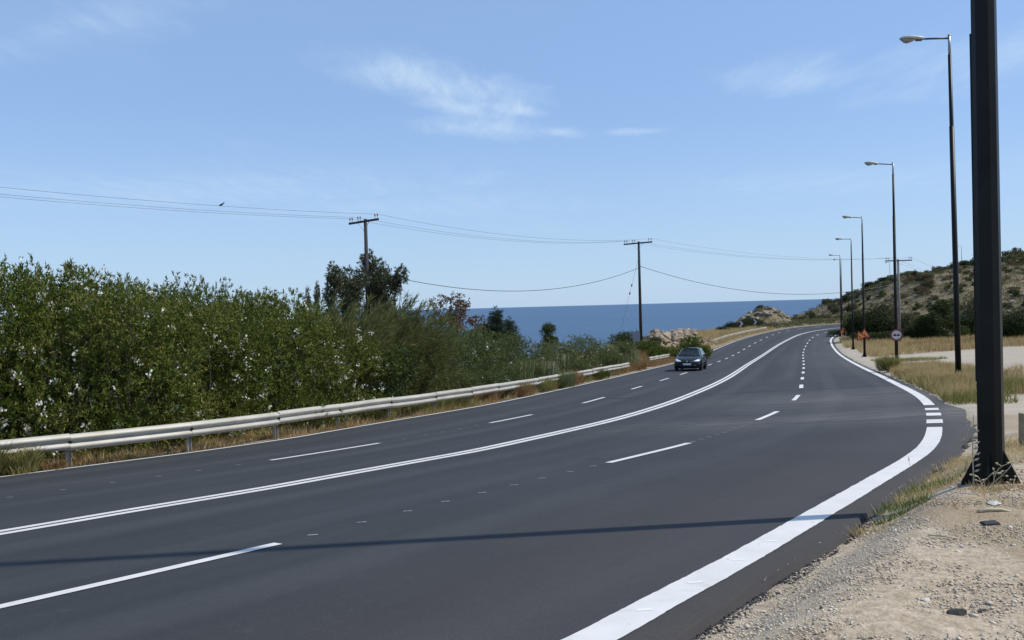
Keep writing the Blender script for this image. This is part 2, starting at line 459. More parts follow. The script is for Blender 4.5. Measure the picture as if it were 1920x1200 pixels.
class MB:
    """collects simple shapes and links them as one mesh object"""
    def __init__(s): s.v, s.f = [], []

    def add(s, v, f):
        k = len(s.v); s.v += [tuple(p) for p in v]; s.f += [tuple(i + k for i in q) for q in f]; return s

    def box(s, c, d, rot=None, taper=1.0):
        x, y, z = (q / 2 for q in d)
        P = [(-x, -y, -z), (x, -y, -z), (x, y, -z), (-x, y, -z), (-x * taper, -y * taper, z), (x * taper, -y * taper, z), (x * taper, y * taper, z), (-x * taper, y * taper, z)]
        P = [Vector(p) for p in P]
        if rot is not None: P = [rot @ p for p in P]
        P = [p + Vector(c) for p in P]
        return s.add(P, [(0, 3, 2, 1), (4, 5, 6, 7), (0, 1, 5, 4), (1, 2, 6, 5), (2, 3, 7, 6), (3, 0, 4, 7)])

    def bar(s, a, b, w, h=None):
        a, b = Vector(a), Vector(b); d = b - a
        return s.box((a + b) / 2, (w, h or w, d.length), d.to_track_quat('Z', 'Y').to_matrix())

    def tube(s, pts, rad, n=8, cap=True):
        pts = [Vector(p) for p in pts]
        if isinstance(rad, (int, float)): rad = [rad] * len(pts)
        V, Fc = [], []
        prev = None
        for i, p in enumerate(pts):
            t = (pts[min(i + 1, len(pts) - 1)] - pts[max(i - 1, 0)]).normalized()
            if prev is None:
                a = Vector((1, 0, 0)) if abs(t.x) < 0.9 else Vector((0, 1, 0))
                u = (a - t * a.dot(t)).normalized()
            else:
                u = (prev - t * prev.dot(t)).normalized()
            prev = u; w = t.cross(u)
            for k in range(n):
                an = 2 * math.pi * (k + 0.5) / n
                V.append(p + (u * math.cos(an) + w * math.sin(an)) * rad[i])
        for i in range(len(pts) - 1):
            for k in range(n):
                Fc.append((i * n + k, i * n + (k + 1) % n, (i + 1) * n + (k + 1) % n, (i + 1) * n + k))
        if cap:
            Fc.append(tuple(range(n - 1, -1, -1))); Fc.append(tuple(range((len(pts) - 1) * n, len(pts) * n)))
        return s.add(V, Fc)

    def prism(s, outline, depth, mat=None):
        """outline in x,z; thickness along y from 0 to depth"""
        n = len(outline)
        V = [Vector((x, 0, z)) for x, z in outline] + [Vector((x, depth, z)) for x, z in outline]
        if mat is not None: V = [mat @ v for v in V]
        return s.add(V, [tuple(range(n)), tuple(range(2 * n - 1, n - 1, -1))] + [(i, i + n, (i + 1) % n + n, (i + 1) % n) for i in range(n)])

    def build(s, name, mat, parent=None, smooth=False, loc=None):
        me = bpy.data.meshes.new(name)
        me.from_pydata(s.v, [], s.f); me.update()
        if smooth: me.polygons.foreach_set('use_smooth', [True] * len(me.polygons))
        me.materials.append(mat)
        return link(name, me, parent, loc)


def array_mesh(name, V, mat, k=4):
    """V: (N, k, 3) array of separate polygons"""
    V = np.asarray(V, np.float32); n = V.shape[0]
    me = bpy.data.meshes.new(name)
    me.vertices.add(n * k); me.vertices.foreach_set('co', V.reshape(-1))
    me.loops.add(n * k); me.loops.foreach_set('vertex_index', np.arange(n * k, dtype=np.int32))
    me.polygons.add(n); me.polygons.foreach_set('loop_start', np.arange(0, n * k, k, dtype=np.int32))
    me.polygons.foreach_set('loop_total', np.full(n, k, np.int32))
    me.update(calc_edges=True); me.materials.append(mat)
    return me


def grid_mesh(name, P, mat, smooth=True):
    """P: (a, b, 3) grid of points"""
    a, b = P.shape[:2]
    idx = np.arange(a * b).reshape(a, b)
    q = np.stack([idx[:-1, :-1], idx[:-1, 1:], idx[1:, 1:], idx[1:, :-1]], -1).reshape(-1, 4).astype(np.int32)
    me = bpy.data.meshes.new(name)
    me.vertices.add(a * b); me.vertices.foreach_set('co', P.astype(np.float32).reshape(-1))
    me.loops.add(q.size); me.loops.foreach_set('vertex_index', q.reshape(-1))
    me.polygons.add(len(q)); me.polygons.foreach_set('loop_start', np.arange(0, q.size, 4, dtype=np.int32))
    me.polygons.foreach_set('loop_total', np.full(len(q), 4, np.int32))
    if smooth: me.polygons.foreach_set('use_smooth', np.ones(len(q), bool))
    me.update(calc_edges=True); me.materials.append(mat)
    return me


def vattr(me, name, vals):
    a = me.attributes.new(name, 'FLOAT', 'POINT'); a.data.foreach_set('value', np.asarray(vals, np.float32).reshape(-1))


def unit(a): return a / (np.linalg.norm(a, axis=-1, keepdims=True) + 1e-9)


def sstep(a, b, x):
    t = np.clip((x - a) / (b - a + 1e-12), 0, 1); return t * t * (3 - 2 * t)


def leaves(g, C, D, L, W, at=0.45):
    """diamond leaves: base at C, pointing along D"""
    n = len(C)
    L = np.broadcast_to(np.asarray(L, float).reshape(-1, 1), (n, 1)); W = np.broadcast_to(np.asarray(W, float).reshape(-1, 1), (n, 1))
    S = unit(np.cross(D, g.normal(size=(n, 3))))
    N = np.cross(S, D)
    m = C + D * L * at + N * W * 0.25
    return np.stack([C, m + S * W / 2, C + D * L, m - S * W / 2], 1)


def copy_tree(o, parent=None):
    c = o.copy(); col.objects.link(c)
    if parent: c.parent = parent
    for ch in o.children: copy_tree(ch, c)
    return c


# ------------------------------------------------------------------ road geometry (surveyed lines, x to the right, y ahead, metres)
LE = [(-9.35, 14.74), (-7.77, 16.47), (-6.64, 17.81), (-5.4, 19.76), (-4.66, 21.35), (-3.66, 23.46), (-2.57, 25.53), (-1.3, 28.15), (-0.4, 30.31), (0.81, 33.6), (1.79, 36.35), (3.15, 40.21), (4.33, 43.52), (5.92, 47.92), (7.52, 52.31), (9.34, 57.25), (11.36, 62.74), (13.55, 68.8), (15.73, 74.86), (18.31, 82.03), (21.1, 89.73), (24.18, 97.93), (27.85, 107.12), (32.26, 117.21), (37.3, 127.6), (43.54, 139.26), (51.34, 152.0), (59.5, 162.0), (70, 169.0), (84, 173.0)]
CE = [(-5.42, 8.52), (-4.48, 9.69), (-3.51, 10.85), (-2.61, 12.05), (-1.7, 13.26), (-0.8, 14.46), (0.25, 16.17), (1.27, 17.91), (2.48, 20.1), (3.36, 21.91), (4.59, 24.66), (5.54, 26.99), (6.81, 30.27), (8.05, 33.56), (9.25, 36.87), (10.76, 41.13), (12.39, 45.88), (14.01, 50.64), (15.96, 56.35), (18.1, 62.52), (20.63, 69.63), (23.39, 77.19), (26.56, 85.66), (30.21, 95.0), (34.46, 105.16), (39.62, 116.53), (45.0, 127.6), (50.8, 137.0), (57.5, 145.0), (67, 152.5), (84, 158.5)]
RE = [(0.34, 3.96), (0.83, 4.58), (1.32, 5.19), (1.8, 5.82), (2.5, 6.76), (2.97, 7.39), (3.67, 8.34), (4.6, 9.61), (5.48, 10.91), (6.28, 12.26), (7.21, 13.99), (8.11, 15.74), (9.16, 17.86), (10.14, 20.0), (11.21, 22.53), (12.33, 25.47), (13.55, 28.79), (15.05, 32.85), (16.54, 36.9), (18.41, 42.08), (20.41, 47.62), (22.54, 53.54), (25.18, 60.94), (27.93, 68.72), (31.06, 77.62), (34.75, 87.98), (38.89, 99.43), (43.78, 112.0), (49.5, 123.5), (56.5, 132.5), (67, 139.5), (84, 145)]
LD = [(-4.71, 14.7), (-3.56, 16.17), (-2.51, 17.71), (-1.79, 18.92), (-0.68, 20.97), (0.2, 22.63), (1.23, 24.72), (2.17, 26.86), (3.0, 29.04), (3.94, 31.68), (4.87, 34.32), (5.97, 37.4), (7.07, 40.48), (8.34, 43.99), (9.78, 47.94), (11.36, 52.34), (12.93, 56.74), (14.67, 61.58), (16.56, 66.86), (18.77, 73.02), (20.98, 79.18), (23.52, 86.21), (26.27, 93.66), (29.44, 101.94), (32.94, 110.58), (37.19, 120.41), (42.04, 130.98), (47.8, 142.0), (55, 151.0), (66, 159.0), (84, 165)]
RD = [(-2.05, 6.95), (-1.31, 8.0), (-0.81, 8.7), (-0.05, 9.74), (0.72, 10.78), (1.77, 12.15), (2.79, 13.52), (3.72, 14.97), (4.58, 16.46), (5.62, 18.34), (6.8, 20.63), (7.68, 22.6), (8.84, 25.37), (9.92, 28.18), (11.09, 31.42), (12.26, 34.65), (13.72, 38.7), (15.33, 43.15), (17.08, 48.0), (18.98, 53.26), (21.14, 59.34), (23.44, 65.82), (26.16, 73.53), (29.05, 81.63), (32.47, 90.9), (36.35, 100.92), (41.04, 112.45), (46.8, 124.8), (53.5, 134.5), (66, 145.5), (84, 151.5)]
KY = np.array([0, 8, 16, 28, 44, 64, 90, 120, 155, 200, 260.])
KD = np.array([1.8249, 2.2242, 2.6267, 3.2238, 4.0149, 4.879, 5.632, 5.5839, 5.3343, 5.4755, 5.8767])
KB = np.array([-0.0349, -0.0357, -0.0296, -0.0243, -0.0159, -0.0065, -0.0136, -0.0146, -0.0125, -0.0129, -0.0122])
YC = np.array([0, 9, 11.2, 15, 19, 23, 30, 40, 56, 82, 112, 131, 150, 165, 200, 260])
XC = np.array([-14, -5.75, -3.6, -.46, 2.1, 4.1, 6.7, 10.4, 15.9, 25.5, 36, 43.5, 51, 60, 75, 110.])


def dense(line, step=0.25):
    """Catmull-Rom through the survey points, run 25 m back past the camera, even steps"""
    p = np.array(line, float)
    p = np.concatenate([[p[0] - np.array([0.655, 0.755]) * d for d in (26, 12, 5)], p])
    out = []
    for i in range(len(p) - 1):
        a, b, c, d = p[max(i - 1, 0)], p[i], p[i + 1], p[min(i + 2, len(p) - 1)]
        h = np.linalg.norm(c - b)
        m1 = (c - a) / max(np.linalg.norm(c - b) + np.linalg.norm(b - a), 1e-6) * h
        m2 = (d - b) / max(np.linalg.norm(d - c) + np.linalg.norm(c - b), 1e-6) * h
        t = np.linspace(0, 1, max(2, int(h / 0.1)), endpoint=False)[:, None]
        out.append((2 * t**3 - 3 * t**2 + 1) * b + (t**3 - 2 * t**2 + t) * m1 + (-2 * t**3 + 3 * t**2) * c + (t**3 - t**2) * m2)
    q = np.concatenate(out + [p[-1:]])
    s = np.concatenate([[0], np.cumsum(np.linalg.norm(np.diff(q, axis=0), axis=1))])
    g = np.arange(0, s[-1], step)
    return np.stack([np.interp(g, s, q[:, 0]), np.interp(g, s, q[:, 1])], 1)


def normals(p):
    t = np.gradient(p, axis=0); t = unit(t)
    return np.stack([t[:, 1], -t[:, 0]], 1)          # points to the right of travel


def cub(x, y, q):
    n = len(x); h = np.diff(x); A = np.zeros((n, n)); r = np.zeros(n); A[0, 0] = A[-1, -1] = 1
    for i in range(1, n - 1):
        A[i, i - 1] = h[i - 1]; A[i, i] = 2 * (h[i - 1] + h[i]); A[i, i + 1] = h[i]
        r[i] = 6 * ((y[i + 1] - y[i]) / h[i] - (y[i] - y[i - 1]) / h[i - 1])
    m = np.linalg.solve(A, r)
    q = np.clip(q, x[0], x[-1]); i = np.clip(np.searchsorted(x, q) - 1, 0, n - 2); t = q - x[i]; u = x[i + 1] - q
    return m[i] * u**3 / (6 * h[i]) + m[i + 1] * t**3 / (6 * h[i]) + (y[i] / h[i] - m[i] * h[i] / 6) * u + (y[i + 1] / h[i] - m[i + 1] * h[i] / 6) * t


dLE, dCE, dRE, dLD, dRD = (dense(q) for q in (LE, CE, RE, LD, RD))
aL = dLE - normals(dLE) * 0.24                         # asphalt edges
aR = dRE + normals(dRE) * np.interp(dRE[:, 1], [4, 11, 13, 18, 20], [0.38, 0.38, 0.56, 0.58, 0.34])[:, None]


def by_y(line):
    y = np.maximum.accumulate(line[:, 1] + np.arange(len(line)) * 1e-6); return y, line[:, 0]


yL, xL = by_y(aL); yR, xR = by_y(aR)
yL = np.append(yL, [185, 200]); xL = np.append(xL, [160, 400])
yR = np.append(yR, [150, 160]); xR = np.append(xR, [140, 400])


def edge_x(Y, ys, xs): return np.interp(Y, ys, xs)


def cosang(Y, ys, xs):
    s = (np.interp(Y + 1.5, ys, xs) - np.interp(Y - 1.5, ys, xs)) / 3.0
    return 1 / np.sqrt(1 + s * s)


LPT = np.concatenate([aL[::6], [[110, 178], [140, 184], [180, 190], [240, 196], [300, 200], [400, 205]]])


def left_of(X, Y):
    l = (np.interp(Y, yL, xL) - X) * cosang(Y, yL, xL)
    far = np.maximum(Y, 0) > 120
    if np.any(far):
        xf, yf = X[far], Y[far]; d = np.full(xf.shape, 1e9)
        for a in LPT[LPT[:, 1] > 60]: d = np.minimum(d, np.hypot(xf - a[0], yf - a[1]))
        l = l.copy(); l[far] = np.where(l[far] > 0, d, l[far])
    return l


def road_z(X, Y):
    X, Y = np.asarray(X, float), np.asarray(Y, float)
    a = np.interp(Y, yL, xL) - 0.5; b = np.interp(Y, yR, xR) + 0.5
    Xc = np.clip(X, a, np.maximum(a, b))
    Xc = np.clip(Xc, -40, 90)
    return CAM_Z - (cub(KY, KD, Y) + cub(KY, KB, Y) * (Xc - np.interp(Y, YC, XC)))


def vnoise(X, Y, s, seed):
    """smooth value noise"""
    g = np.random.default_rng(seed); T = g.random((64, 64))
    x, y = X / s, Y / s
    i, j = np.floor(x).astype(int), np.floor(y).astype(int); u, v = x - i, y - j
    u = u * u * (3 - 2 * u); v = v * v * (3 - 2 * v)
    a, b, c, d = T[i % 64, j % 64], T[(i + 1) % 64, j % 64], T[i % 64, (j + 1) % 64], T[(i + 1) % 64, (j + 1) % 64]
    return (a * (1 - u) + b * u) * (1 - v) + (c * (1 - u) + d * u) * v - 0.5


HX = np.array([40, 55, 66, 72, 78, 84, 90, 96, 102, 108, 118, 132, 137, 144, 170, 220, 300, 500, 3000.])
HE = np.array([-24, -19, -11, -8, -6.4, -4.2, -1.7, 1.2, 4.3, 6.2, 6.6, 8.9, 9.2, 11.8, 16.5, 21, 25, 28, 30.])


def gz(X, Y):
    X, Y = np.asarray(X, float), np.asarray(Y, float)
    rz = road_z(X, Y)
    l = left_of(X, Y)                                        # metres left of the road
    r = (X - np.interp(Y, yR, xR)) * cosang(Y, yR, xR)      # metres right of it
    inside = np.minimum(-l, -r)                              # positive on the road
    m = 0.08 + 0.010 * np.abs(Y)
    z = rz - 0.03 - (0.09 + 0.003 * np.abs(Y)) * sstep(-0.2 * m, m, inside)
    # left: verge, then a bank by the far bend, then down to the sea
    bank = (0.95 - 0.75 * sstep(118, 140, Y)) * sstep(58, 72, Y) * sstep(2.2, 5.0, l)
    d0 = np.interp(Y, [40, 62, 150, 200], [9.0, 10.5, 12.0, 14.0]); sl = np.interp(Y, [30, 60, 90], [0.20, 0.34, 0.6])
    z = z + np.where(l > 0, bank + 0.06 * sstep(0, 1.0, l) * vnoise(X, Y, 0.8, 3) - np.maximum(l - d0, 0) * sl, 0)
    # right: low bank at the near lamp, dirt lot rising gently away
    bankr = 0.27 * sstep(0.06, 0.70, r) * (1 - sstep(9.5, 13.5, Y)) + 0.045 * np.clip(r, 0, 26) * sstep(12, 30, Y)
    z = z + np.where(r > 0, bankr + sstep(0, 0.6, r) * (0.05 * vnoise(X, Y, 0.6, 5) + 0.12 * vnoise(X, Y, 4.0, 6)), 0)
    z = np.where(r > 26, z + 0.02 * np.clip(r - 26, 0, 200), z)
    # hill
    y0 = np.interp(X, [90, 100, 120, 140, 200], [178, 166, 145, 128, 118.0])
    E = np.interp(X, HX, HE)
    t = np.clip((Y - y0) / (232 - y0), 0, 1)
    hz = -5.6 + (E + 5.6) * np.sin(t * math.pi / 2) ** 1.15 - np.maximum(Y - 232, 0) * np.interp(X, [60, 125, 170], [0.42, 0.30, 0.10])
    hz = hz + t * (1.5 * vnoise(X, Y, 11, 8) + 0.7 * vnoise(X, Y, 4.5, 9))
    hz = np.where(Y > y0, hz, -60) + CAM_Z
    z = np.where(X > 50, np.maximum(z, hz), z)
    # rocky knoll on the outside of the bend
    kd = np.hypot((X - 54.2) / 7.6, (Y - 175.5) / 7.0)
    k = CAM_Z - 6.2 + 4.9 * np.clip(1 - kd, 0, 1) ** 0.8 + 0.6 * vnoise(X, Y, 1.8, 12) * (kd < 1.1)
    z = np.where(kd < 1.25, np.maximum(z, k), z)
    # boulder bank by the second cable pole
    tt = np.clip(((X - 15.6) * 8.4 + (Y - 88.6) * 19.4) / (8.4 ** 2 + 19.4 ** 2), 0, 1)
    kd2 = np.hypot(X - 15.6 - 8.4 * tt, Y - 88.6 - 19.4 * tt) / 3.4
    z = z + 1.35 * np.clip(1 - kd2, 0, 1) ** 0.9
    return np.maximum(z, -6.0)


def gz1(x, y): return float(gz(np.array([x]), np.array([y]))[0])


def at(px, py, Y):
    """world point seen at photo pixel (px, py) at distance Y ahead"""
    x, y = px - 960, 600 - py
    xr = x * _c + y * _s; yr = -x * _s + y * _c
    fy = F * _cp - yr * _sp; fz = F * _sp + yr * _cp
    return Vector((xr / fy * Y, Y, CAM_Z + fz / fy * Y))


def gx(px, Y, py=610):
    """ground point in that column of the view"""
    p = at(px, py, Y); return Vector((p.x, Y, gz1(p.x, Y)))


# ------------------------------------------------------------------ ground sheet
def lines(a, b, step, lo, hi, g):
    mid = list(np.arange(a, b, step))
    up, x, h = [], b, step
    while x < hi: up.append(x); h = max(step, g * (x - b) + step); x += h
    dn, x, h = [], a, step
    while x > lo: h = max(step, g * (a - x) + step); x -= h; dn.append(x)
    return np.array(dn[::-1] + mid + up)


gxs = np.concatenate([lines(0.2, 6.5, 0.09, -170, 330, 0.017), [420, 600, 900, 1500, 3000]])
gys = np.concatenate([[-400, -150, -80], lines(3.0, 10.0, 0.09, -45, 330, 0.016), [400, 520]])
GX, GY = np.meshgrid(gxs, gys)
GZ = gz(GX, GY)
GZ = np.where((GX > 0.5) & (GX < 9) & (GY < 14) & (GY > 2), GZ + 0.018 * vnoise(GX, GY, 0.22, 21), GZ)
gm = grid_mesh('ground', np.stack([GX, GY, GZ], -1), MAT['ground'])
lft = left_of(GX, GY); rgt = (GX - np.interp(GY, yR, xR)) * cosang(GY, yR, xR)
zl = sstep(9, 14, GY + 1.5 * vnoise(GX, GY, 2.5, 31)) * (rgt > -1)
y0g = np.interp(GX, [40, 60, 100, 140, 200], [190, 150, 118, 108, 104.0])
vattr(gm, 'zone_lot', zl)
vattr(gm, 'zone_hill', np.minimum(sstep(0, 8, GY - y0g) * (GX > 40), 1) + (lft > 0) * (sstep(0, 8, GY - y0g) * (GX > 40) < .5) * sstep(60, 75, GY) * 0.9)
vattr(gm, 'zone_verge', np.where(lft > -1, sstep(-0.2, 0.5, lft) * (1 - 0.55 * sstep(60, 75, GY)), sstep(0.5, 0.62, 0.5 + vnoise(GX, GY, 1.7, 33)) * 0.6 * (GY < 16) * (GX > 2.6)))
ground = link('ground', gm); tag(ground, kind='structure')

# ------------------------------------------------------------------ sea
sm = bpy.data.meshes.new('sea')
S = 60000.0
sm.from_pydata([(-S, 20, 0), (S, 20, 0), (S, S, 0), (-S, S, 0)], [], [(0, 1, 2, 3)]); sm.update(); sm.materials.append(MAT['sea'])
tag(link('sea', sm), kind='structure')


# ------------------------------------------------------------------ road
def resample(line, n):
    s = np.concatenate([[0], np.cumsum(np.linalg.norm(np.diff(line, axis=0), axis=1))])
    g = np.linspace(0, s[-1], n); return np.stack([np.interp(g, s, line[:, 0]), np.interp(g, s, line[:, 1])], 1)


NS = 700
stations = [resample(q, NS) for q in (aL, dLE, dLD, dCE, dRD, dRE, aR)]
across = [0, 0.24, 3.7, 7.0, 10.5, 14.0, 14.4]
rows, us = [], []
for i in range(len(stations) - 1):
    k = 1 if i in (0, 5) else 4
    for j in range(k):
        t = j / k; rows.append(stations[i] * (1 - t) + stations[i + 1] * t); us.append(across[i] * (1 - t) + across[i + 1] * t)
rows.append(stations[-1]); us.append(across[-1])
RP = np.stack(rows, 1)                                   # (NS, nu, 2)
# ragged crumbling edge on the right
rag = 0.05 * vnoise(RP[:, -1, 0] * 3, RP[:, -1, 1] * 3, 1.0, 41) + 0.16 * vnoise(RP[:, -1, 0], RP[:, -1, 1], 0.7, 42)
RP[:, -1, :] += normals(RP[:, -1, :]) * rag[:, None]
RZ = road_z(RP[..., 0], RP[..., 1])
P3 = np.concatenate([RP, RZ[..., None]], -1)
skirt_l = P3[:, :1].copy(); skirt_l[..., 2] -= 0.35
skirt_r = P3[:, -1:].copy(); skirt_r[..., 2] -= 0.35; skirt_r[..., :2] += normals(RP[:, -1, :])[:, None] * 0.10
P3 = np.concatenate([skirt_l, P3, skirt_r], 1); us = [0.0] + us + [us[-1]]
rm = grid_mesh('road', P3, MAT['asphalt'])
vs = np.linspace(0, 1, NS) * np.linalg.norm(np.diff(stations[3], axis=0), axis=1).sum()
uvl = rm.uv_layers.new(name='UVMap')
li = np.empty(len(rm.loops), np.int32); rm.loops.foreach_get('vertex_index', li)
nu = P3.shape[1]
uvl.data.foreach_set('uv', np.stack([np.array(us)[li % nu], vs[li // nu]], -1).astype(np.float32).reshape(-1))
U = np.broadcast_to(np.array(us)[None], P3.shape[:2])
vattr(rm, 'edge_dust', sstep(8.5, 14.2, U) * (1 - 0.55 * sstep(9, 22, P3[..., 1])))
td = np.exp(-((P3[..., 1] - (17.2 + 0.05 * (P3[..., 0] - 8))) / 1.5) ** 2) * sstep(-1, 8.5, P3[..., 0])
td = np.maximum(td, 0.7 * np.exp(-((P3[..., 1] - (23 + 0.3 * (P3[..., 0] - 8))) / 3.5) ** 2) * sstep(3, 9, P3[..., 0]))
td = np.maximum(td, 0.45 * sstep(26, 55, P3[..., 1]) * sstep(8.5, 13.5, U))
vattr(rm, 'track_dust', td)
road = link('road', rm); tag(road, kind='structure')


def ribbon(name, line, width, dz=0.006, parent=road, mat='line', lo=None, hi=None, ragged=0.0):
    q = line
    if lo is not None: q = q[(q[:, 1] >= lo) & (q[:, 1] <= hi)]
    n = normals(q); w = width if np.ndim(width) == 0 else np.asarray(width)[:, None]
    jit = ragged * (vnoise(q[:, 0] * 9, q[:, 1] * 9, 1.0, 141) + vnoise(q[:, 0] * 30, q[:, 1] * 30, 1.0, 142))[:, None]; jit2 = ragged * (vnoise(q[:, 0] * 9 + 7, q[:, 1] * 9, 1.0, 143) + vnoise(q[:, 0] * 30, q[:, 1] * 30 + 5, 1.0, 144))[:, None]
    a, b = q - n * (w / 2 + jit), q + n * (w / 2 + jit2)
    Pm = np.stack([np.c_[a, road_z(a[:, 0], a[:, 1]) + dz], np.c_[q, road_z(q[:, 0], q[:, 1]) + dz], np.c_[b, road_z(b[:, 0], b[:, 1]) + dz]], 1)
    return link(name, grid_mesh(name, Pm, MAT[mat]), parent)


ribbon('edge_line', dLE, 0.13)
for sgn in (-1, 1):
    ribbon('center_line', dCE + normals(dCE) * 0.115 * sgn, 0.15)
ribbon('edge_line', dense(RE, 0.04), 0.235, lo=-40, hi=14.05, ragged=0.007)
ribbon('edge_line', dRE, 0.235, lo=19.2, hi=200)
for a, b in ((14.75, 15.55), (16.35, 17.05), (17.75, 18.4)):
    ribbon('edge_dash', dense(RE, 0.05), 0.27, lo=a, hi=b)


def arc(line):
    return np.concatenate([[0], np.cumsum(np.linalg.norm(np.diff(line, axis=0), axis=1))])


def seg(line, s, a, b):
    g = np.linspace(a, b, max(3, int((b - a) / 0.25)))
    return np.stack([np.interp(g, s, line[:, 0]), np.interp(g, s, line[:, 1])], 1)


def dashes(line, starts, lens, width):
    s = arc(line); yy = line[:, 1]
    for st, ln in zip(starts, lens):
        a = np.interp(st, yy, s); ribbon('lane_dash', seg(line, s, a, a + ln), width)


sLD, sRD = arc(dLD), arc(dRD)
LDs = [16.0 - 1.05, 21.05, 27.15, 34.7, 41.6, 48.05]
dashes(dLD, LDs, [2.75, 2.45, 2.9, 2.4, 2.75, 3.0], 0.125)
for k in range(17):
    a = np.interp(55.2, dLD[:, 1], sLD) + 7.15 * k
    ribbon('lane_dash', seg(dLD, sLD, a, a + 2.6), 0.125)
tip = np.interp(6.95, dRD[:, 1], sRD)
ribbon('lane_dash', seg(dense(RD, 0.04), arc(dense(RD, 0.04)), tip - 4.0, tip), 0.125)
dashes(dRD, [11.56, 17.69, 23.42], [2.7, 2.4, 2.4], 0.125)
for k in range(16):
    a = np.interp(29.4, dRD[:, 1], sRD) + 7.15 * k
    ribbon('lane_dash', seg(dRD, sRD, a, a + 2.5), 0.14)
# small setting-out spots between the lane dashes
dots = []
for line, s, lo, hi, step in ((dRD, sRD, 7.25, 11.3, 0.62), (dRD, sRD, 13.9, 17.4, 0.42), (dLD, sLD, 9.0, 14.6, 0.72), (dLD, sLD, 17.2, 20.8, 0.75), (dRE, arc(dRE), 3.9, 6.0, 0.62)):
    g = np.arange(np.interp(lo, line[:, 1], s), np.interp(hi, line[:, 1], s), step)
    for a in g:
        x, y = np.interp(a, s, line[:, 0]), np.interp(a, s, line[:, 1]); dots.append((x, y, line is dRE))
for x, y, on_paint in dots:
    jx = random.uniform(-0.02, 0.02)
    q = [(x - 0.045 + jx, y - 0.022), (x + 0.045 + jx, y - 0.018), (x + 0.045 + jx, y + 0.022), (x - 0.045 + jx, y + 0.016)]
    b = MB().add([(u, v, float(road_z(u, v)) + (0.0075 if on_paint else 0.006)) for u, v in q], [(0, 1, 2, 3)])
    b.build('marking_spot', MAT['fresh_line' if on_paint else 'worn_line'], road)


# ------------------------------------------------------------------ guard rails
def rail(name, lo, hi, off, label, flare=0.0):
    base = dLE - normals(dLE) * 0.0
    n = normals(dLE)
    o = np.interp(dLE[:, 1], *off)
    line = dLE - n * o[:, None]
    line = line[(line[:, 1] > lo) & (line[:, 1] < hi)]
    s = arc(line)
    x0, y0 = line[len(line) // 2]
    root = empty(name, (x0, y0, gz1(x0, y0)))
    O = np.array(root.location)
    prof = [(0.0, 0.0), (0.012, 0.014), (0.078, 0.055), (0.078, 0.098), (0.010, 0.140), (0.010, 0.172), (0.078, 0.214), (0.078, 0.257), (0.012, 0.298), (0.0, 0.312)]
    k = 0
    while k * 2.5 + 2.5 < s[-1]:
        a = k * 2.5
        q = seg(line, s, a, a + 2.52)[::2] if False else seg(line, s, a, a + 2.52)
        q = q[[0, len(q) // 2, len(q) - 1]]
        nn = normals(q)
        zb = gz(q[:, 0], q[:, 1]) + 0.36
        wob = 0.012 * math.sin(k * 1.7)
        lap = 0.0045 * (k % 2)                         # laps alternate so overlapping ends never share a plane
        Pm = []
        for (d, h) in prof:
            xy = q + nn * (d + 0.10 + lap + wob * 0.5)
            Pm.append(np.c_[xy, zb + h * 1.03 + wob])
        Pm = np.stack(Pm, 1) - O
        back = Pm.copy()[:, ::-1]; back[..., :2] -= (nn * 0.006)[:, None]
        full = np.concatenate([Pm, back, Pm[:, :1]], 1)
        link('rail_panel', grid_mesh('rail_panel', full, MAT['guard'], False), root)
        p = seg(line, s, a + 0.02, a + 0.06)[0]; t = nn[0]; an = math.atan2(t[1], t[0])
        zg = gz1(p[0], p[1])
        mb = MB(); rot = Matrix.Rotation(an, 3, 'Z')
        hgt = zb[0] + 0.30 - zg
        for (cx, cy, w, d) in ((0, 0, 0.006, 0.10), (0.033, 0.047, 0.06, 0.006), (0.033, -0.047, 0.06, 0.006)):
            c = rot @ Vector((cx - 0.02, cy, 0))
            mb.box((p[0] - O[0] + c.x, p[1] - O[1] + c.y, zg - O[2] + hgt / 2 - 0.2), (w, d, hgt + 0.4), rot)
        post = mb.build('post', MAT['guard'], root)
        bp = np.r_[p + t * 0.128, zb[0] + 0.16] - O
        MB().tube([bp, bp + np.r_[t * 0.03, 0]], 0.028, 6).build('bolt', MAT['rust_pole'], root)
        k += 1
    tag(root, label, 'guard rail', 'guard rails on the seaward verge')
    return root


rail('guard_rail', 4.5, 56.0, ([5, 16, 20, 24, 56], [0.32, 0.36, 0.55, 0.62, 0.75]), 'long pale steel guard rail in front of the white-flowered hedge')
rail('guard_rail', 66, 92, ([60, 75, 92], [1.5, 1.6, 1.7]), 'middle length of guard rail behind the dark car, half hidden in dry grass')
rail('guard_rail', 108, 147, ([105, 120, 147], [2.0, 2.2, 1.8]), 'far length of guard rail at the outside of the distant bend below the knoll')


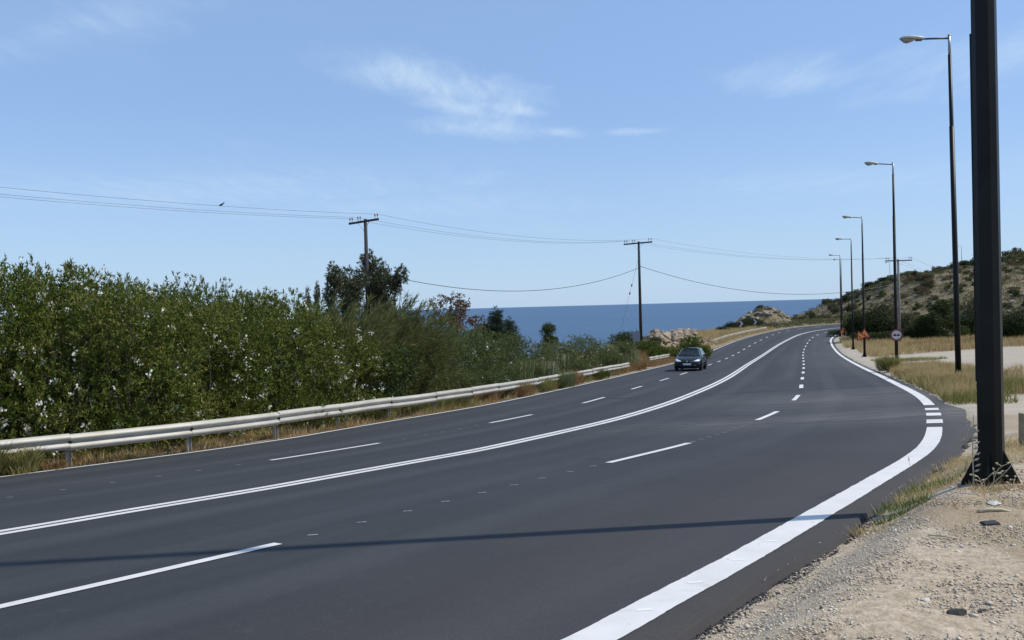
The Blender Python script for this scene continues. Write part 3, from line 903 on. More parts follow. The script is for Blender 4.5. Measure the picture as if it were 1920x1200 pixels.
# ------------------------------------------------------------------ street lamps
def lamp_head(parent, arm_root, direction, tilt, L=1.55):
    """arm with a cobra head; local coordinates of the lamp"""
    d = Vector((direction[0], direction[1], 0)).normalized()
    ct, st_ = math.cos(tilt), math.sin(tilt)
    ax = d * ct + Vector((0, 0, st_)); up = Vector((0, 0, ct)) - d * st_; sd = ax.cross(up)
    r0 = Vector(arm_root)
    MB().tube([r0, r0 + ax * (L - 0.70)], [0.034, 0.030], 8).build('arm', MAT['dark_metal'], parent, True)
    h0 = r0 + ax * (L - 0.76)
    sec = [(0.0, .05, .04, .03), (0.10, .10, .07, .05), (0.25, .14, .10, .05), (0.50, .155, .12, .03), (0.68, .13, .10, .02), (0.78, .07, .05, .02), (0.81, .02, .02, .01)]
    mb = MB(); V = []; n = 10
    for (s, w, hu, hd) in sec:
        for k in range(n):
            a = 2 * math.pi * k / n; cz = math.sin(a)
            V.append(h0 + ax * s + sd * (w * math.cos(a)) + up * ((hu if cz > 0 else hd) * cz + 0.02))
    Fc = [(i * n + k, i * n + (k + 1) % n, (i + 1) * n + (k + 1) % n, (i + 1) * n + k) for i in range(len(sec) - 1) for k in range(n)]
    Fc += [tuple(range(n - 1, -1, -1)), tuple(range((len(sec) - 1) * n, len(sec) * n))]
    head = mb.add(V, Fc).build('lamp_head', MAT['lamp_shell'], parent, True)
    V = []; sec = [(0.30, .05, .02), (0.40, .11, .08), (0.55, .125, .13), (0.66, .10, .10), (0.76, .04, .02)]
    for (s, w, hd) in sec:
        for k in range(n):
            a = 2 * math.pi * k / n; cz = math.sin(a)
            V.append(h0 + ax * s + sd * (w * math.cos(a)) + up * ((0.01 if cz > 0 else hd) * cz - 0.012))
    Fc = [(i * n + k, i * n + (k + 1) % n, (i + 1) * n + (k + 1) % n, (i + 1) * n + k) for i in range(len(sec) - 1) for k in range(n)]
    Fc += [tuple(range(n - 1, -1, -1)), tuple(range((len(sec) - 1) * n, len(sec) * n))]
    MB().add(V, Fc).build('lens', MAT['lamp_glass'], head, True)
    a = h0 + ax * 0.08 - up * 0.03
    MB().bar(a, a + ax * 0.20, 0.10, 0.06).build('ballast_box', MAT['dark_metal'], head)


def lamp_base(root, w, plate, mat, gus=0.34):
    MB().box((0, 0, 0.015), (plate, plate, 0.03)).build('base_plate', MAT[mat], root)
    for k in range(4):
        rot = Matrix.Rotation(k * math.pi / 2, 4, 'Z')
        m4 = rot @ Matrix.Translation((w * 0.42, -0.008, 0.031))
        MB().prism([(0, 0), (plate / 2 - w * 0.42 - 0.02, 0), (plate / 2 - w * 0.42 - 0.02, 0.03), (0.012, gus), (0, gus)], 0.016, m4).build('gusset', MAT[mat], root)
    for sx in (-1, 1):
        for sy in (-1, 1):
            c = plate / 2 - 0.045
            MB().tube([(sx * c, sy * c, 0.03), (sx * c, sy * c, 0.085)], 0.016, 6).build('anchor_bolt', MAT['grey_steel'], root)


def build_lamp(H=12.0, lower='black_pole', tilt=R(4)):
    root = empty('street_lamp')
    lamp_base(root, 0.19, 0.44, lower, 0.34)
    MB().tube([(0, 0, 0.03), (0, 0, 3.2), (0, 0, 8.9)], [0.098, 0.090, 0.078], 8).build('pole', MAT[lower], root, True)
    MB().tube([(0, 0, 8.86), (0, 0, 8.9), (0, 0, 11.35)], [0.082, 0.066, 0.058], 8).build('upper_pole', MAT['black_pole'], root, True)
    MB().tube([(0, 0, 11.35), (0, 0, H)], [0.045, 0.043], 8).build('top_sleeve', MAT['grey_steel'], root, True)
    MB().tube([(0, 0, H), (0, 0, H + 0.05)], [0.05, 0.04], 8).build('cap', MAT['grey_steel'], root, True)
    MB().box((-0.088, -0.02, 0.95), (0.012, 0.085, 0.32)).build('access_door', MAT['rust_pole'], root)
    lamp_head(root, (0, 0, H - 0.08), (-0.97, 0.20), tilt)
    return root


GL = 'street lamps along the right side of the road'
proto = build_lamp()
rusty = build_lamp(lower='rust_pole', tilt=R(6))
lamp_specs = [
    # x, y, total height, tilt copy, label
    (15.40, 28.2, 12.0, 'a', 'tall street lamp next to the huge near pole, its grey head highest in view'),
    (22.77, 48.4, 12.0, 'b', 'street lamp carrying the round red and white sign low on its pole'),
    (29.89, 69.3, 11.9, 'b', 'street lamp with an orange triangle sign, behind the round-sign lamp'),
    (35.9, 86.0, 11.7, 'a', 'plain dark street lamp left of the orange triangle lamp, base in dry grass'),
    (48.8, 121.0, 11.9, 'b', 'far street lamp whose head is leftmost, above the triangle sign on legs'),
    (70.6, 174.5, 13.2, 'a', 'faintest roadside lamp past the bend, just right of the leftmost head'),
]
first = {'a': True, 'b': True}
LAMPS = []
for (x, y, h, k, lab) in lamp_specs:
    src = proto if k == 'a' else rusty
    if first[k]: o = src; first[k] = False
    else: o = copy_tree(src)
    o.location = (x, y, gz1(x, y) - 0.02); o.scale = (1, 1, h / 12.0)
    tag(o, lab, 'street lamp', GL); LAMPS.append(o)
LAMPS[0].rotation_euler = (0, R(-0.55), 0)
# lamps up on the hill, seen over the ridge
for (px, py, Y, H, lab) in ((1669, 492, 290, 11.0, 'small distant street lamp on the hill road, left of the pale cable pole'),
                            (1797, 489, 300, 10.0, 'distant lamp head peeping over the hilltop between the second lamp and the ridge'),
                            (1803, 461, 320, 12.0, 'tall thin distant lamp on the hilltop right beside the second street lamp'),
                            (1829, 478, 340, 10.0, 'distant lamp on the hilltop mostly hidden by the near black pole')):
    p = at(px, py, Y); o = copy_tree(proto); zb = min(p.z - 7.5, gz1(p.x, Y))
    o.location = (p.x, Y, zb); o.scale = (1, 1, (p.z - zb) / 12.0)
    tag(o, lab, 'street lamp', 'distant street lamps on the hill')


def near_lamp():
    x, y = 3.84, 6.57
    z = CAM_Z - 1.60
    root = empty('street_lamp', (x, y, z), R(-41))
    w0, w1 = 0.176, 0.145
    H = 12.0
    # square tapered column with small chamfers
    ch = 0.46
    mb = MB(); V = []
    hs = [0.03, 2.4, 6.0, H]
    for h in hs:
        w = (w0 + (w1 - w0) * h / H * 1.0) / 2; c = w * ch
        for (sx, sy) in ((w, -w + c), (w, w - c), (w - c, w), (-w + c, w), (-w, w - c), (-w, -w + c), (-w + c, -w), (w - c, -w)):
            V.append((sx, sy, h))
    Fc = [(i * 8 + k, i * 8 + (k + 1) % 8, (i + 1) * 8 + (k + 1) % 8, (i + 1) * 8 + k) for i in range(len(hs) - 1) for k in range(8)] + [tuple(range(24, 32))]
    mb.add(V, Fc).build('pole', MAT['black_pole'], root)
    lamp_base(root, 0.168, 0.48, 'black_pole', 0.33)
    MB().box((-0.088, 0, 2.3), (0.016, 0.08, 2.8)).build('access_door', MAT['black_pole'], root)
    lamp_head(root, (0, 0, H - 0.1), (-0.8, -0.6), R(5))
    tag(root, 'huge near black street lamp pole with triangular gussets at its base', 'street lamp', GL)
    f = MB().box((0, 0, -0.16), (0.60, 0.60, 0.30), None, 0.92).build('footing', MAT['concrete'], root)
    return root


NEAR = near_lamp()


# ------------------------------------------------------------------ signs
def disc(n, r): return [(r * math.cos(2 * math.pi * k / n), r * math.sin(2 * math.pi * k / n)) for k in range(n)]


def rot_to_cam(x, y, extra=0.0):
    return math.atan2(-x, y) * -1 * -1 + extra       # turn the -Y face towards the viewer


def sign_root(name, x, y, z, extra=0.0):
    return empty(name, (x, y, z), -math.atan2(x, y) + extra)


L3 = LAMPS[1].location; p = at(1681, 628, L3.y - 0.16)
sr = sign_root('round_sign', p.x, p.y, p.z, R(12))
MB().prism(disc(28, 0.355), 0.012).build('border', MAT['dark_red_sign'], sr)
MB().prism(disc(28, 0.262), 0.006, Matrix.Translation((0, -0.008, 0))).build('face', MAT['white_sign'], sr)
car_shape = [(-0.085, -0.055), (0.085, -0.055), (0.085, 0.01), (0.06, 0.03), (0.045, 0.075), (-0.045, 0.075), (-0.06, 0.03), (-0.085, 0.01)]
MB().prism(car_shape, 0.004, Matrix.Translation((-0.095, -0.014, -0.01))).build('left_car_symbol', MAT['sign_black'], sr)
MB().prism(car_shape, 0.004, Matrix.Translation((0.095, -0.014, -0.01))).build('right_car_symbol', MAT['dark_metal'], sr)
MB().box((0, 0.045, 0), (0.08, 0.06, 0.10)).build('bracket', MAT['grey_steel'], sr)
tag(sr, 'round red-bordered white sign with two cars fixed on a lamp post', 'road sign')


def tri(h): return [(-h / math.sqrt(3), -h / 3), (h / math.sqrt(3), -h / 3), (0, 2 * h / 3)]


def digger(mb_parent, k):
    # stooped worker and heap
    MB().prism([(-0.10 * k, -0.16 * k), (-0.05 * k, -0.16 * k), (0.0, -0.02 * k), (0.06 * k, 0.10 * k), (0.02 * k, 0.16 * k), (-0.05 * k, 0.05 * k)], 0.004, Matrix.Translation((0, -0.014, 0))).build('worker_symbol', MAT['sign_black'], mb_parent)
    MB().prism([(0.04 * k, -0.16 * k), (0.20 * k, -0.16 * k), (0.12 * k, -0.06 * k)], 0.004, Matrix.Translation((0, -0.014, 0))).build('heap_symbol', MAT['sign_black'], mb_parent)


L4 = LAMPS[2].location; p = at(1621, 627, L4.y - 0.2)
s1 = sign_root('triangle_sign', p.x, p.y, p.z, R(6))
MB().prism(tri(0.80), 0.012).build('border', MAT['red_sign'], s1)
MB().prism([(x * 0.70, z * 0.70) for x, z in tri(0.80)], 0.006, Matrix.Translation((0, -0.008, 0))).build('face', MAT['orange_sign'], s1)
digger(s1, 0.75)
tag(s1, 'upright orange triangle warning sign with red border on a lamp post', 'road sign')
s2 = sign_root('triangle_sign', p.x - 0.30, p.y + 0.10, p.z - 0.14, R(-20))
s2.rotation_euler = (R(8), R(-24), s2.rotation_euler.z)
MB().prism(tri(0.80), 0.012).build('border', MAT['red_sign'], s2)
MB().prism([(x * 0.70, z * 0.70) for x, z in tri(0.80)], 0.006, Matrix.Translation((0, -0.008, 0))).build('face', MAT['orange_sign'], s2)
tag(s2, 'tilted red triangle sign tucked behind the upright orange one', 'road sign')
p = at(1582, 620, 112); g3 = gx(1582, 112)
s3 = sign_root('triangle_sign', p.x, p.y, p.z, R(10))
MB().prism(tri(1.0), 0.012).build('border', MAT['red_sign'], s3)
MB().prism([(x * 0.70, z * 0.70) for x, z in tri(1.0)], 0.006, Matrix.Translation((0, -0.008, 0))).build('face', MAT['orange_sign'], s3)
digger(s3, 1.0)
hz_ = g3.z - p.z
for sx in (-0.26, 0.26):
    MB().bar((sx, 0.02, -0.3), (sx * 1.1, 0.05, hz_), 0.05).build('leg', MAT['white_post'], s3)
MB().bar((0, 0.03, 0.1), (0, 0.45, hz_), 0.05).build('rear_leg', MAT['dark_metal'], s3)
tag(s3, 'small far orange triangle sign on pale legs by the dark bush at the bend', 'road sign')


def chevron_sign(px, py, Y, w, lab):
    p = at(px, py, Y); g = gz1(p.x, Y)
    r = sign_root('chevron_sign', p.x, p.y, g)
    h = p.z - g
    MB().tube([(0, 0.04, -0.2), (0, 0.04, h)], 0.04, 6).build('post', MAT['white_post'], r)
    MB().box((0, 0, h), (w, 0.02, w * 1.15)).build('board', MAT['sign_black'], r)
    a = w * 0.42; b = w * 0.52; q = w * 0.40
    MB().prism([(-a, b), (-a + q, b), (a, 0), (-a + q, -b), (-a, -b), (a - q, 0)], 0.006, Matrix.Translation((0, -0.018, h))).build('chevron', MAT['white_sign'], r)
    tag(r, lab, 'road sign')


chevron_sign(1389.5, 607, 146, 0.95, 'chevron bend marker in front of the dark shrub, left one below the knoll')
chevron_sign(1416, 603.5, 152, 0.85, 'chevron bend marker on a tall pale post at the right end of the dark shrub')
p = at(1190, 631, 74); g = gz1(p.x, 74)
r = sign_root('board_sign', p.x, p.y, g, R(180 + 25))
MB().box((0, 0, p.z - g), (1.05, 0.025, 0.85)).build('board', MAT['sign_back'], r)
MB().tube([(0, -0.04, -0.2), (0, -0.04, p.z - g + 0.4)], 0.035, 6).build('post', MAT['white_post'], r)
tag(r, 'grey blue back of a road sign left of the tall cable pole', 'road sign')


# ------------------------------------------------------------------ utility poles and cables
def cable_pole(x, y, top, arm_dir, arm_len, mat, label, guy=False):
    g = gz1(x, y)
    root = empty('utility_pole', (x, y, g))
    H = top - g
    MB().tube([(0, 0, -0.3), (0, 0, H * 0.5), (0, 0, H)], [0.165, 0.14, 0.11], 10).build('pole', MAT[mat], root, True)
    d = Vector((*arm_dir, 0)).normalized(); n = Vector((-d.y, d.x, 0))
    zc = H - 0.16
    o = n * -0.15
    MB().bar(o - d * arm_len / 2 + Vector((0, 0, zc)), o + d * arm_len / 2 + Vector((0, 0, zc)), 0.10, 0.13).build('crossarm', MAT[mat], root)
    for s in (-1, 1):
        MB().bar(o + d * s * 0.62 + Vector((0, 0, zc - 0.07)), n * -0.12 + Vector((0, 0, zc - 0.62)), 0.03, 0.008).build('brace', MAT['grey_steel'], root)
    tips = []
    for t in (-0.47, -0.39, -0.19, -0.11, 0.39, 0.47):
        b = o + d * arm_len * t + Vector((0, 0, zc + 0.06))
        MB().tube([b, b + Vector((0, 0, 0.17)), b + Vector((0, 0, 0.18)), b + Vector((0, 0, 0.32))], [0.014, 0.014, 0.05, 0.028], 7).build('insulator', MAT['insulator'], root, True)
        tips.append(b + Vector((0, 0, 0.27)) + root.location)
    if guy:
        a = Vector((-0.05, -0.1, H * 0.86)); e = Vector((-2.6, -0.6, 0.1))
        MB().tube([a, e], 0.012, 4).build('guy_wire', MAT['wire'], root)
        for t in (0.30, 0.385):
            q = a.lerp(e, t); dd = (e - a).normalized()
            MB().tube([q - dd * 0.13, q - dd * 0.05, q + dd * 0.05, q + dd * 0.13], [0.03, 0.075, 0.075, 0.03], 7).build('guy_insulator', MAT['insulator'], root, True)
    tag(root, label, 'utility pole', 'wooden cable poles')
    return root, [tips[0], tips[2], tips[5]]


p1 = at(685, 411, 53.7); p2 = at(1197.5, 453, 80.0); p3 = at(1684, 486, 90.0)
P1, T1 = cable_pole(p1.x, 53.7, p1.z, (.7, -.7), 3.3, 'wood_pole', 'wooden cable pole with crossarm rising out of the trees')
P2, T2 = cable_pole(p2.x, 80.0, p2.z, (.70, -.71), 3.4, 'wood_pole', 'dark cable pole with crossarm standing alone against the sea', True)
P3, T3 = cable_pole(p3.x, 90.0, p3.z, (1, -.12), 2.8, 'grey_pole', 'pale weathered cable pole right behind the lamp with the round sign')
P0, T0 = cable_pole(-31.7, 27.7, p1.z + 0.15, (.7, -.7), 3.3, 'wood_pole', 'wooden cable pole out of frame on the left')
P4 = [at(1900, 520, 260) + Vector((i * 0.9, 0, 0)) for i in (-1, 0, 1)]


def cable(a, b, sag, r, label, group, name='power_cable', n=40):
    a, b = Vector(a), Vector(b)
    pts = [a.lerp(b, i / n) - Vector((0, 0, 4 * sag * (i / n) * (1 - i / n))) for i in range(n + 1)]
    c = a.copy()
    o = MB().tube([p - c for p in pts], r, 5).build(name, MAT['wire'], None, True, c)
    tag(o, label, 'cable', group); return pts


which = ('far', 'middle', 'near')
GC = 'thin power lines strung between the cable poles'
wires0 = [cable(T0[i], T1[i], 0.42, 0.008, ('lowest', 'middle', 'uppermost')[i] + ' thin power line left of the pole in the trees', GC) for i in range(3)]
for i in range(3):
    cable(T1[i], T2[i], 0.75, 0.008, ('lowest', 'middle', 'uppermost')[i] + ' thin power line between the pole in the trees and the pole by the sea', GC)
    cable(T2[i], T3[i], 0.85, 0.008, ('lowest', 'middle', 'uppermost')[i] + ' thin power line from the pole by the sea to the pale pole', GC)
    cable(T3[i], P4[i], 2.6, 0.009, ('left', 'middle', 'right')[i] + ' thin power line running from the pale pole up over the hill', GC)
q1 = at(688, 508, 53.7); q2 = at(1198, 503, 80); q3 = at(1686, 530, 90)
cable(q1, q2 + Vector((-.1, -.1, 0)), 1.75, 0.024, 'thick sagging black cable between the trees and the pole by the sea', 'thick low cables')
cable(q2 + Vector((.12, 0, .2)), q3, 1.95, 0.024, 'thick sagging black cable from the pole by the sea to the pale pole', 'thick low cables')


def bird(p):
    root = empty('bird', p); root.scale = (.62, .62, .62)
    b = MB(); n = 8
    sec = [(-0.30, .01, .0), (-0.20, .03, .01), (-0.08, .075, .02), (0.03, .085, .05), (0.12, .06, .09), (0.18, .05, .12), (0.23, .02, .125)]
    V = []
    for (s, rr, dz) in sec:
        for k in range(n):
            a = 2 * math.pi * k / n; V.append((s * 0.9, rr * math.cos(a), 0.13 + s * 0.55 + dz * 0.3 + rr * math.sin(a)))
    Fc = [(i * n + k, i * n + (k + 1) % n, (i + 1) * n + (k + 1) % n, (i + 1) * n + k) for i in range(len(sec) - 1) for k in range(n)] + [tuple(range(n - 1, -1, -1)), tuple(range((len(sec) - 1) * n, len(sec) * n))]
    b.add(V, Fc).build('body', MAT['bird'], root, True)
    MB().tube([(0.20, 0, 0.28), (0.27, 0, 0.275)], [0.014, 0.003], 5).build('beak', MAT['bird'], root)
    for s in (-1, 1):
        MB().tube([(0.02, s * 0.03, 0.10), (0.02, s * 0.025, 0.0)], 0.008, 4).build('leg', MAT['bird'], root)
        MB().prism([(-0.30, 0.0), (-0.10, 0.03), (0.08, 0.13), (0.02, 0.17), (-0.12, 0.13)], 0.012, Matrix.Translation((0, s * 0.085 - 0.006, 0.02))).build('wing', MAT['bird'], root)
    tag(root, 'small dark bird perched on the upper power line', 'bird')


best = min((q for q in wires0[2]), key=lambda q: abs(960 + F * q.x / q.y - 419))
i = wires0[2].index(best)
for k in range(60):
    q = wires0[2][max(i - 1, 0)].lerp(wires0[2][min(i + 1, 40)], k / 59)
    if abs(960 + F * q.x / q.y - 424) < abs(960 + F * best.x / best.y - 424): best = q
bird(best + Vector((0, 0, 0.008)))


# ------------------------------------------------------------------ car
def car():
    x, y = 11.9, 54.6
    root = empty('car', (x, y, float(road_z(x, y)) + 0.004))
    hd = Vector((-.33, -.944)); root.rotation_euler = (0, 0, math.atan2(-hd.x, hd.y))
    # slope of the road under it
    dzf = float(road_z(x + hd.x * 1.3, y + hd.y * 1.3) - road_z(x - hd.x * 1.3, y - hd.y * 1.3)) / 2.6
    root.rotation_euler = (math.atan(dzf), 0, math.atan2(-hd.x, hd.y))
    st = [(2.02, .50, .30, .60, .56), (1.98, .66, .24, .68, .62), (1.88, .76, .20, .75, .68), (1.70, .82, .185, .82, .76), (1.30, .855, .18, .93, .87),
          (0.85, .865, .18, 1.00, .94), (0.0, .868, .18, 1.0, .955), (-1.1, .866, .18, 1.0, .97), (-1.7, .84, .20, 1.01, .96), (-1.93, .78, .24, .97, .90), (-2.02, .66, .32, .88, .82)]
    V = []; n = 13
    for (yy, hw, zb, zt, zs) in st:
        half = [(0, zb), (hw * .80, zb), (hw * .97, zb + .10), (hw, (zb + zs) / 2), (hw * .985, zs - .05), (hw * .90, zs + (zt - zs) * .55), (hw * .55, zt - .008)]
        prof = half + [(0, zt)] + [(-a, b) for a, b in half[:0:-1]]
        prof = prof[:14]
        V += [(a, yy, b) for a, b in prof]
    m = len(prof)
    Fc = [(i * m + k, (i + 1) * m + k, (i + 1) * m + (k + 1) % m, i * m + (k + 1) % m) for i in range(len(st) - 1) for k in range(m)]
    Fc += [tuple(range(m)), tuple(range(len(st) * m - 1, (len(st) - 1) * m - 1, -1))]
    body = MB().add(V, Fc).build('body', MAT['paint'], root, True)
    from mathutils.bvhtree import BVHTree
    bvh = BVHTree.FromPolygons([Vector(v) for v in V], Fc)

    def on_front(q, out, deep=.05):
        f = []
        for (x_, z_) in q:
            h = bvh.ray_cast(Vector((x_, 5, z_)), Vector((0, -1, 0)))[0]
            f.append(Vector((x_, (h.y if h else 1.6) + out, z_)))
        return f

    def slab(name, q, out, mat, n_=6):
        # densified outline with a centre point, so that it follows the curved nose
        d = []
        for i in range(len(q)):
            for t in range(n_): d.append((q[i][0] + (q[(i + 1) % len(q)][0] - q[i][0]) * t / n_, q[i][1] + (q[(i + 1) % len(q)][1] - q[i][1]) * t / n_))
        cx, cz = sum(a[0] for a in d) / len(d), sum(a[1] for a in d) / len(d)
        ring = on_front(d, out); inn = on_front([(cx + (a - cx) * .5, cz + (b - cz) * .5) for a, b in d], out + .006); cen = on_front([(cx, cz)], out + .008)
        bk = [p - Vector((0, .05 + out, 0)) for p in ring]; k = len(d)
        mb = MB().add(ring + inn + cen + bk, [(i, (i + 1) % k, k + (i + 1) % k, k + i) for i in range(k)] + [(k + i, k + (i + 1) % k, 2 * k) for i in range(k)] + [(i, 2 * k + 1 + i, 2 * k + 1 + (i + 1) % k, (i + 1) % k) for i in range(k)])
        return mb.build(name, MAT[mat], root, True)
    # cabin
    lo = [(-.70, 1.02, .985), (.70, 1.02, .985), (.80, .45, .97), (.80, -1.5, .985), (.66, -1.90, .99), (-.66, -1.90, .99), (-.80, -1.5, .985), (-.80, .45, .97)]
    hi = [(-.50, .20, 1.425), (.50, .20, 1.425), (.575, -.02, 1.432), (.565, -1.25, 1.44), (.48, -1.52, 1.42), (-.48, -1.52, 1.42), (-.565, -1.25, 1.44), (-.575, -.02, 1.432)]

    def panel(name, q, mat, inset=0.0, out=0.0):
        q = [Vector(p) for p in q]; c = sum(q, Vector()) / len(q)
        nrm = (q[1] - q[0]).cross(q[-1] - q[0]).normalized()
        q = [p + (c - p) * inset + nrm * out for p in q]
        t = [p - nrm * 0.012 for p in q]
        k = len(q)
        return MB().add(q + t, [tuple(range(k)), tuple(range(2 * k - 1, k - 1, -1))] + [(i, i + k, (i + 1) % k + k, (i + 1) % k) for i in range(k)]).build(name, MAT[mat], root)
    mb = MB(); mb.add(lo + hi, [(i, (i + 1) % 8, (i + 1) % 8 + 8, i + 8) for i in range(8)])
    mb.build('cabin_shell', MAT['paint'], root)
    r_in = [(a * .6, b, 1.478) for a, b, c in hi]
    MB().add(hi + r_in, [(i, (i + 1) % 8, (i + 1) % 8 + 8, i + 8) for i in range(8)] + [tuple(range(8, 16))]).build('roof', MAT['paint'], root, True)
    panel('windscreen', [lo[1], lo[0], hi[0], hi[1]][::-1], 'car_glass', 0.055, 0.012)
    panel('rear_window', [lo[5], lo[4], hi[4], hi[5]][::-1], 'car_glass', 0.10, 0.010)
    for s in (1, -1):
        f = (lambda p: (p[0] * s, p[1], p[2]))
        L0, L1_, H0, H1 = Vector(lo[2]), Vector(lo[3]), Vector(hi[2]), Vector(hi[3])
        for a, b in ((0.03, 0.48), (0.52, 0.97)):
            q = [L0.lerp(L1_, a), L0.lerp(L1_, b), H0.lerp(H1, b), H0.lerp(H1, a)]
            q = [f(p) for p in q]
            panel('side_window', q if s > 0 else q[::-1], 'car_glass', 0.06, 0.010)
        # swept-back headlamp
        slab('headlight', [(s * .36, .645), (s * .56, .60), (s * .76, .64), (s * .815, .79), (s * .70, .785)], .014, 'headlight')
        MB().tube([(s * .60, 1.90, .33), (s * .60, 1.945, .33)], [.055, .05], 10).build('fog_lamp', MAT['chrome'], root)
        mb = MB().box((s * .97, .62, 1.00), (.17, .10, .13), None, .85)
        mb.bar((s * .84, .60, .97), (s * .93, .62, .98), .04)
        mb.build('mirror', MAT['plastic'], root)
        MB().box((s * .872, -.45, .86), (.014, .16, .028)).build('door_handle', MAT['plastic'], root)
        for yy in (1.27, -1.25):
            w = empty('wheel', (s * .765, yy, .305)); w.parent = root
            prof = [(-.095, .20), (-.10, .27), (-.075, .305), (.075, .305), (.10, .27), (.095, .20)]
            n = 20; VV = [(a * 1, rr * math.cos(2 * math.pi * k / n), rr * math.sin(2 * math.pi * k / n)) for (a, rr) in prof for k in range(n)]
            FF = [(i * n + k, i * n + (k + 1) % n, (i + 1) * n + (k + 1) % n, (i + 1) * n + k) for i in range(len(prof) - 1) for k in range(n)]
            MB().add(VV, FF).build('tyre', MAT['tyre'], w, True)
            rimm = MB().tube([(s * .02, 0, 0), (s * .075, 0, 0)], [.20, .20], 16)
            for q in range(5):
                an = q * 2 * math.pi / 5
                rimm.bar((s * .085, 0, 0), (s * .085, .18 * math.cos(an), .18 * math.sin(an)), .03, .05)
            rimm.build('rim', MAT['rim'], w)
            arch = [(0.36 * math.cos(a), 0.36 * math.sin(a)) for a in np.linspace(-.35, math.pi + .35, 16)]
            mm = Matrix.Translation((s * .872 - .01, yy, .305)) @ Matrix.Rotation(math.pi / 2, 4, 'Z')
            MB().prism(arch, -.012 * s, mm).build('wheel_arch', MAT['plastic'], root)
    slab('upper_grille', [(-.30, .52), (.30, .52), (.36, .60), (.30, .66), (-.30, .66), (-.36, .60)], .012, 'plastic')
    slab('lower_grille', [(-.50, .245), (.50, .245), (.60, .36), (.46, .43), (-.46, .43), (-.60, .36)], .012, 'plastic')
    MB().box((0, 2.055, .455), (.52, .014, .115)).build('number_plate', MAT['plate'], root)
    MB().prism([(-.055, .60), (0, .565), (.055, .60), (.055, .665), (0, .70), (-.055, .665)], .02, Matrix.Translation((0, 2.03, 0))).build('badge', MAT['chrome'], root)
    MB().box((0, 1.985, .205), (1.36, .10, .05)).build('front_spoiler', MAT['plastic'], root)
    for s, a in ((-.34, .34), (.20, .62)):
        MB().bar((s, 1.03, 1.005), (a, .86, 1.095), .022, .012).build('wiper', MAT['plastic'], root)
    tag(root, 'dark green-black hatchback driving towards the viewer in the left lanes', 'car')
    return root


car()

# ------------------------------------------------------------------ vegetation
def sph(g, n):
    return unit(g.normal(size=(n, 3)))


def crown(seed, lobes, n, L, W, up=0.4, rnd=0.6, inner=0.55, clump=0, flat=1.0, bend=None):
    """leaves spread through a set of ellipsoidal lobes; lobes: (cx, cy, cz, rx, ry, rz)"""
    g = np.random.default_rng(seed)
    lb = np.array(lobes, float); w = (lb[:, 3] * lb[:, 4] + lb[:, 3] * lb[:, 5]); w /= w.sum()
    m = n // clump if clump else n
    k = g.choice(len(lb), m, p=w); d = sph(g, m)
    r = inner + (1 - inner) * g.random((m, 1)) ** 0.5
    r = r * (1 + 0.16 * g.normal(size=(m, 1)))
    C = lb[k, :3] + d * lb[k, 3:] * r
    D = d * 0.55 + np.array([0, 0, up])
    if clump:
        C = np.repeat(C, clump, 0); D = np.repeat(D, clump, 0)
        C = C + D * g.random((len(C), 1)) * 0.12
    if bend is not None: D = D + np.array(bend)
    D = unit(D + rnd * g.normal(size=D.shape)); D[:, 2] *= flat
    ok = C[:, 2] > 0.03; C, D = C[ok], unit(D[ok])
    ln = g.uniform(*L, size=len(C)); wd = g.uniform(*W, size=len(C))
    return leaves(g, C, D, ln, wd), C, D


def stems(seed, tips, r0=0.03, base=0.15, n=5):
    g = np.random.default_rng(seed); mb = MB()
    for t in tips:
        t = Vector(t); b = Vector((g.uniform(-base, base), g.uniform(-base, base), -0.15))
        mid = b.lerp(t, 0.5) + Vector((g.normal() * .08, g.normal() * .08, 0.18 * t.length * g.uniform(0.3, 1)))
        pts = [b, b.lerp(mid, 0.5), mid, mid.lerp(t, 0.55), t]
        mb.tube(pts, [r0, r0 * .85, r0 * .65, r0 * .45, r0 * .18], n, False)
    return mb


class Kind:
    """shared meshes of one kind of plant"""
    def __init__(s, name, cat, parts): s.name, s.cat, s.parts = name, cat, parts

    def put(s, loc, rz=0.0, sc=(1, 1, 1), label=None, group=None):
        root = empty(s.name, loc, rz); root.scale = sc
        for nm, me, kind in s.parts:
            o = link(nm, me, root)
            if kind: o['kind'] = kind
        tag(root, label, s.cat, group); return root


def mesh_of(mb, name, mat):
    me = bpy.data.meshes.new(name); me.from_pydata(mb.v, [], mb.f); me.update()
    me.polygons.foreach_set('use_smooth', [True] * len(me.polygons)); me.materials.append(mat); return me


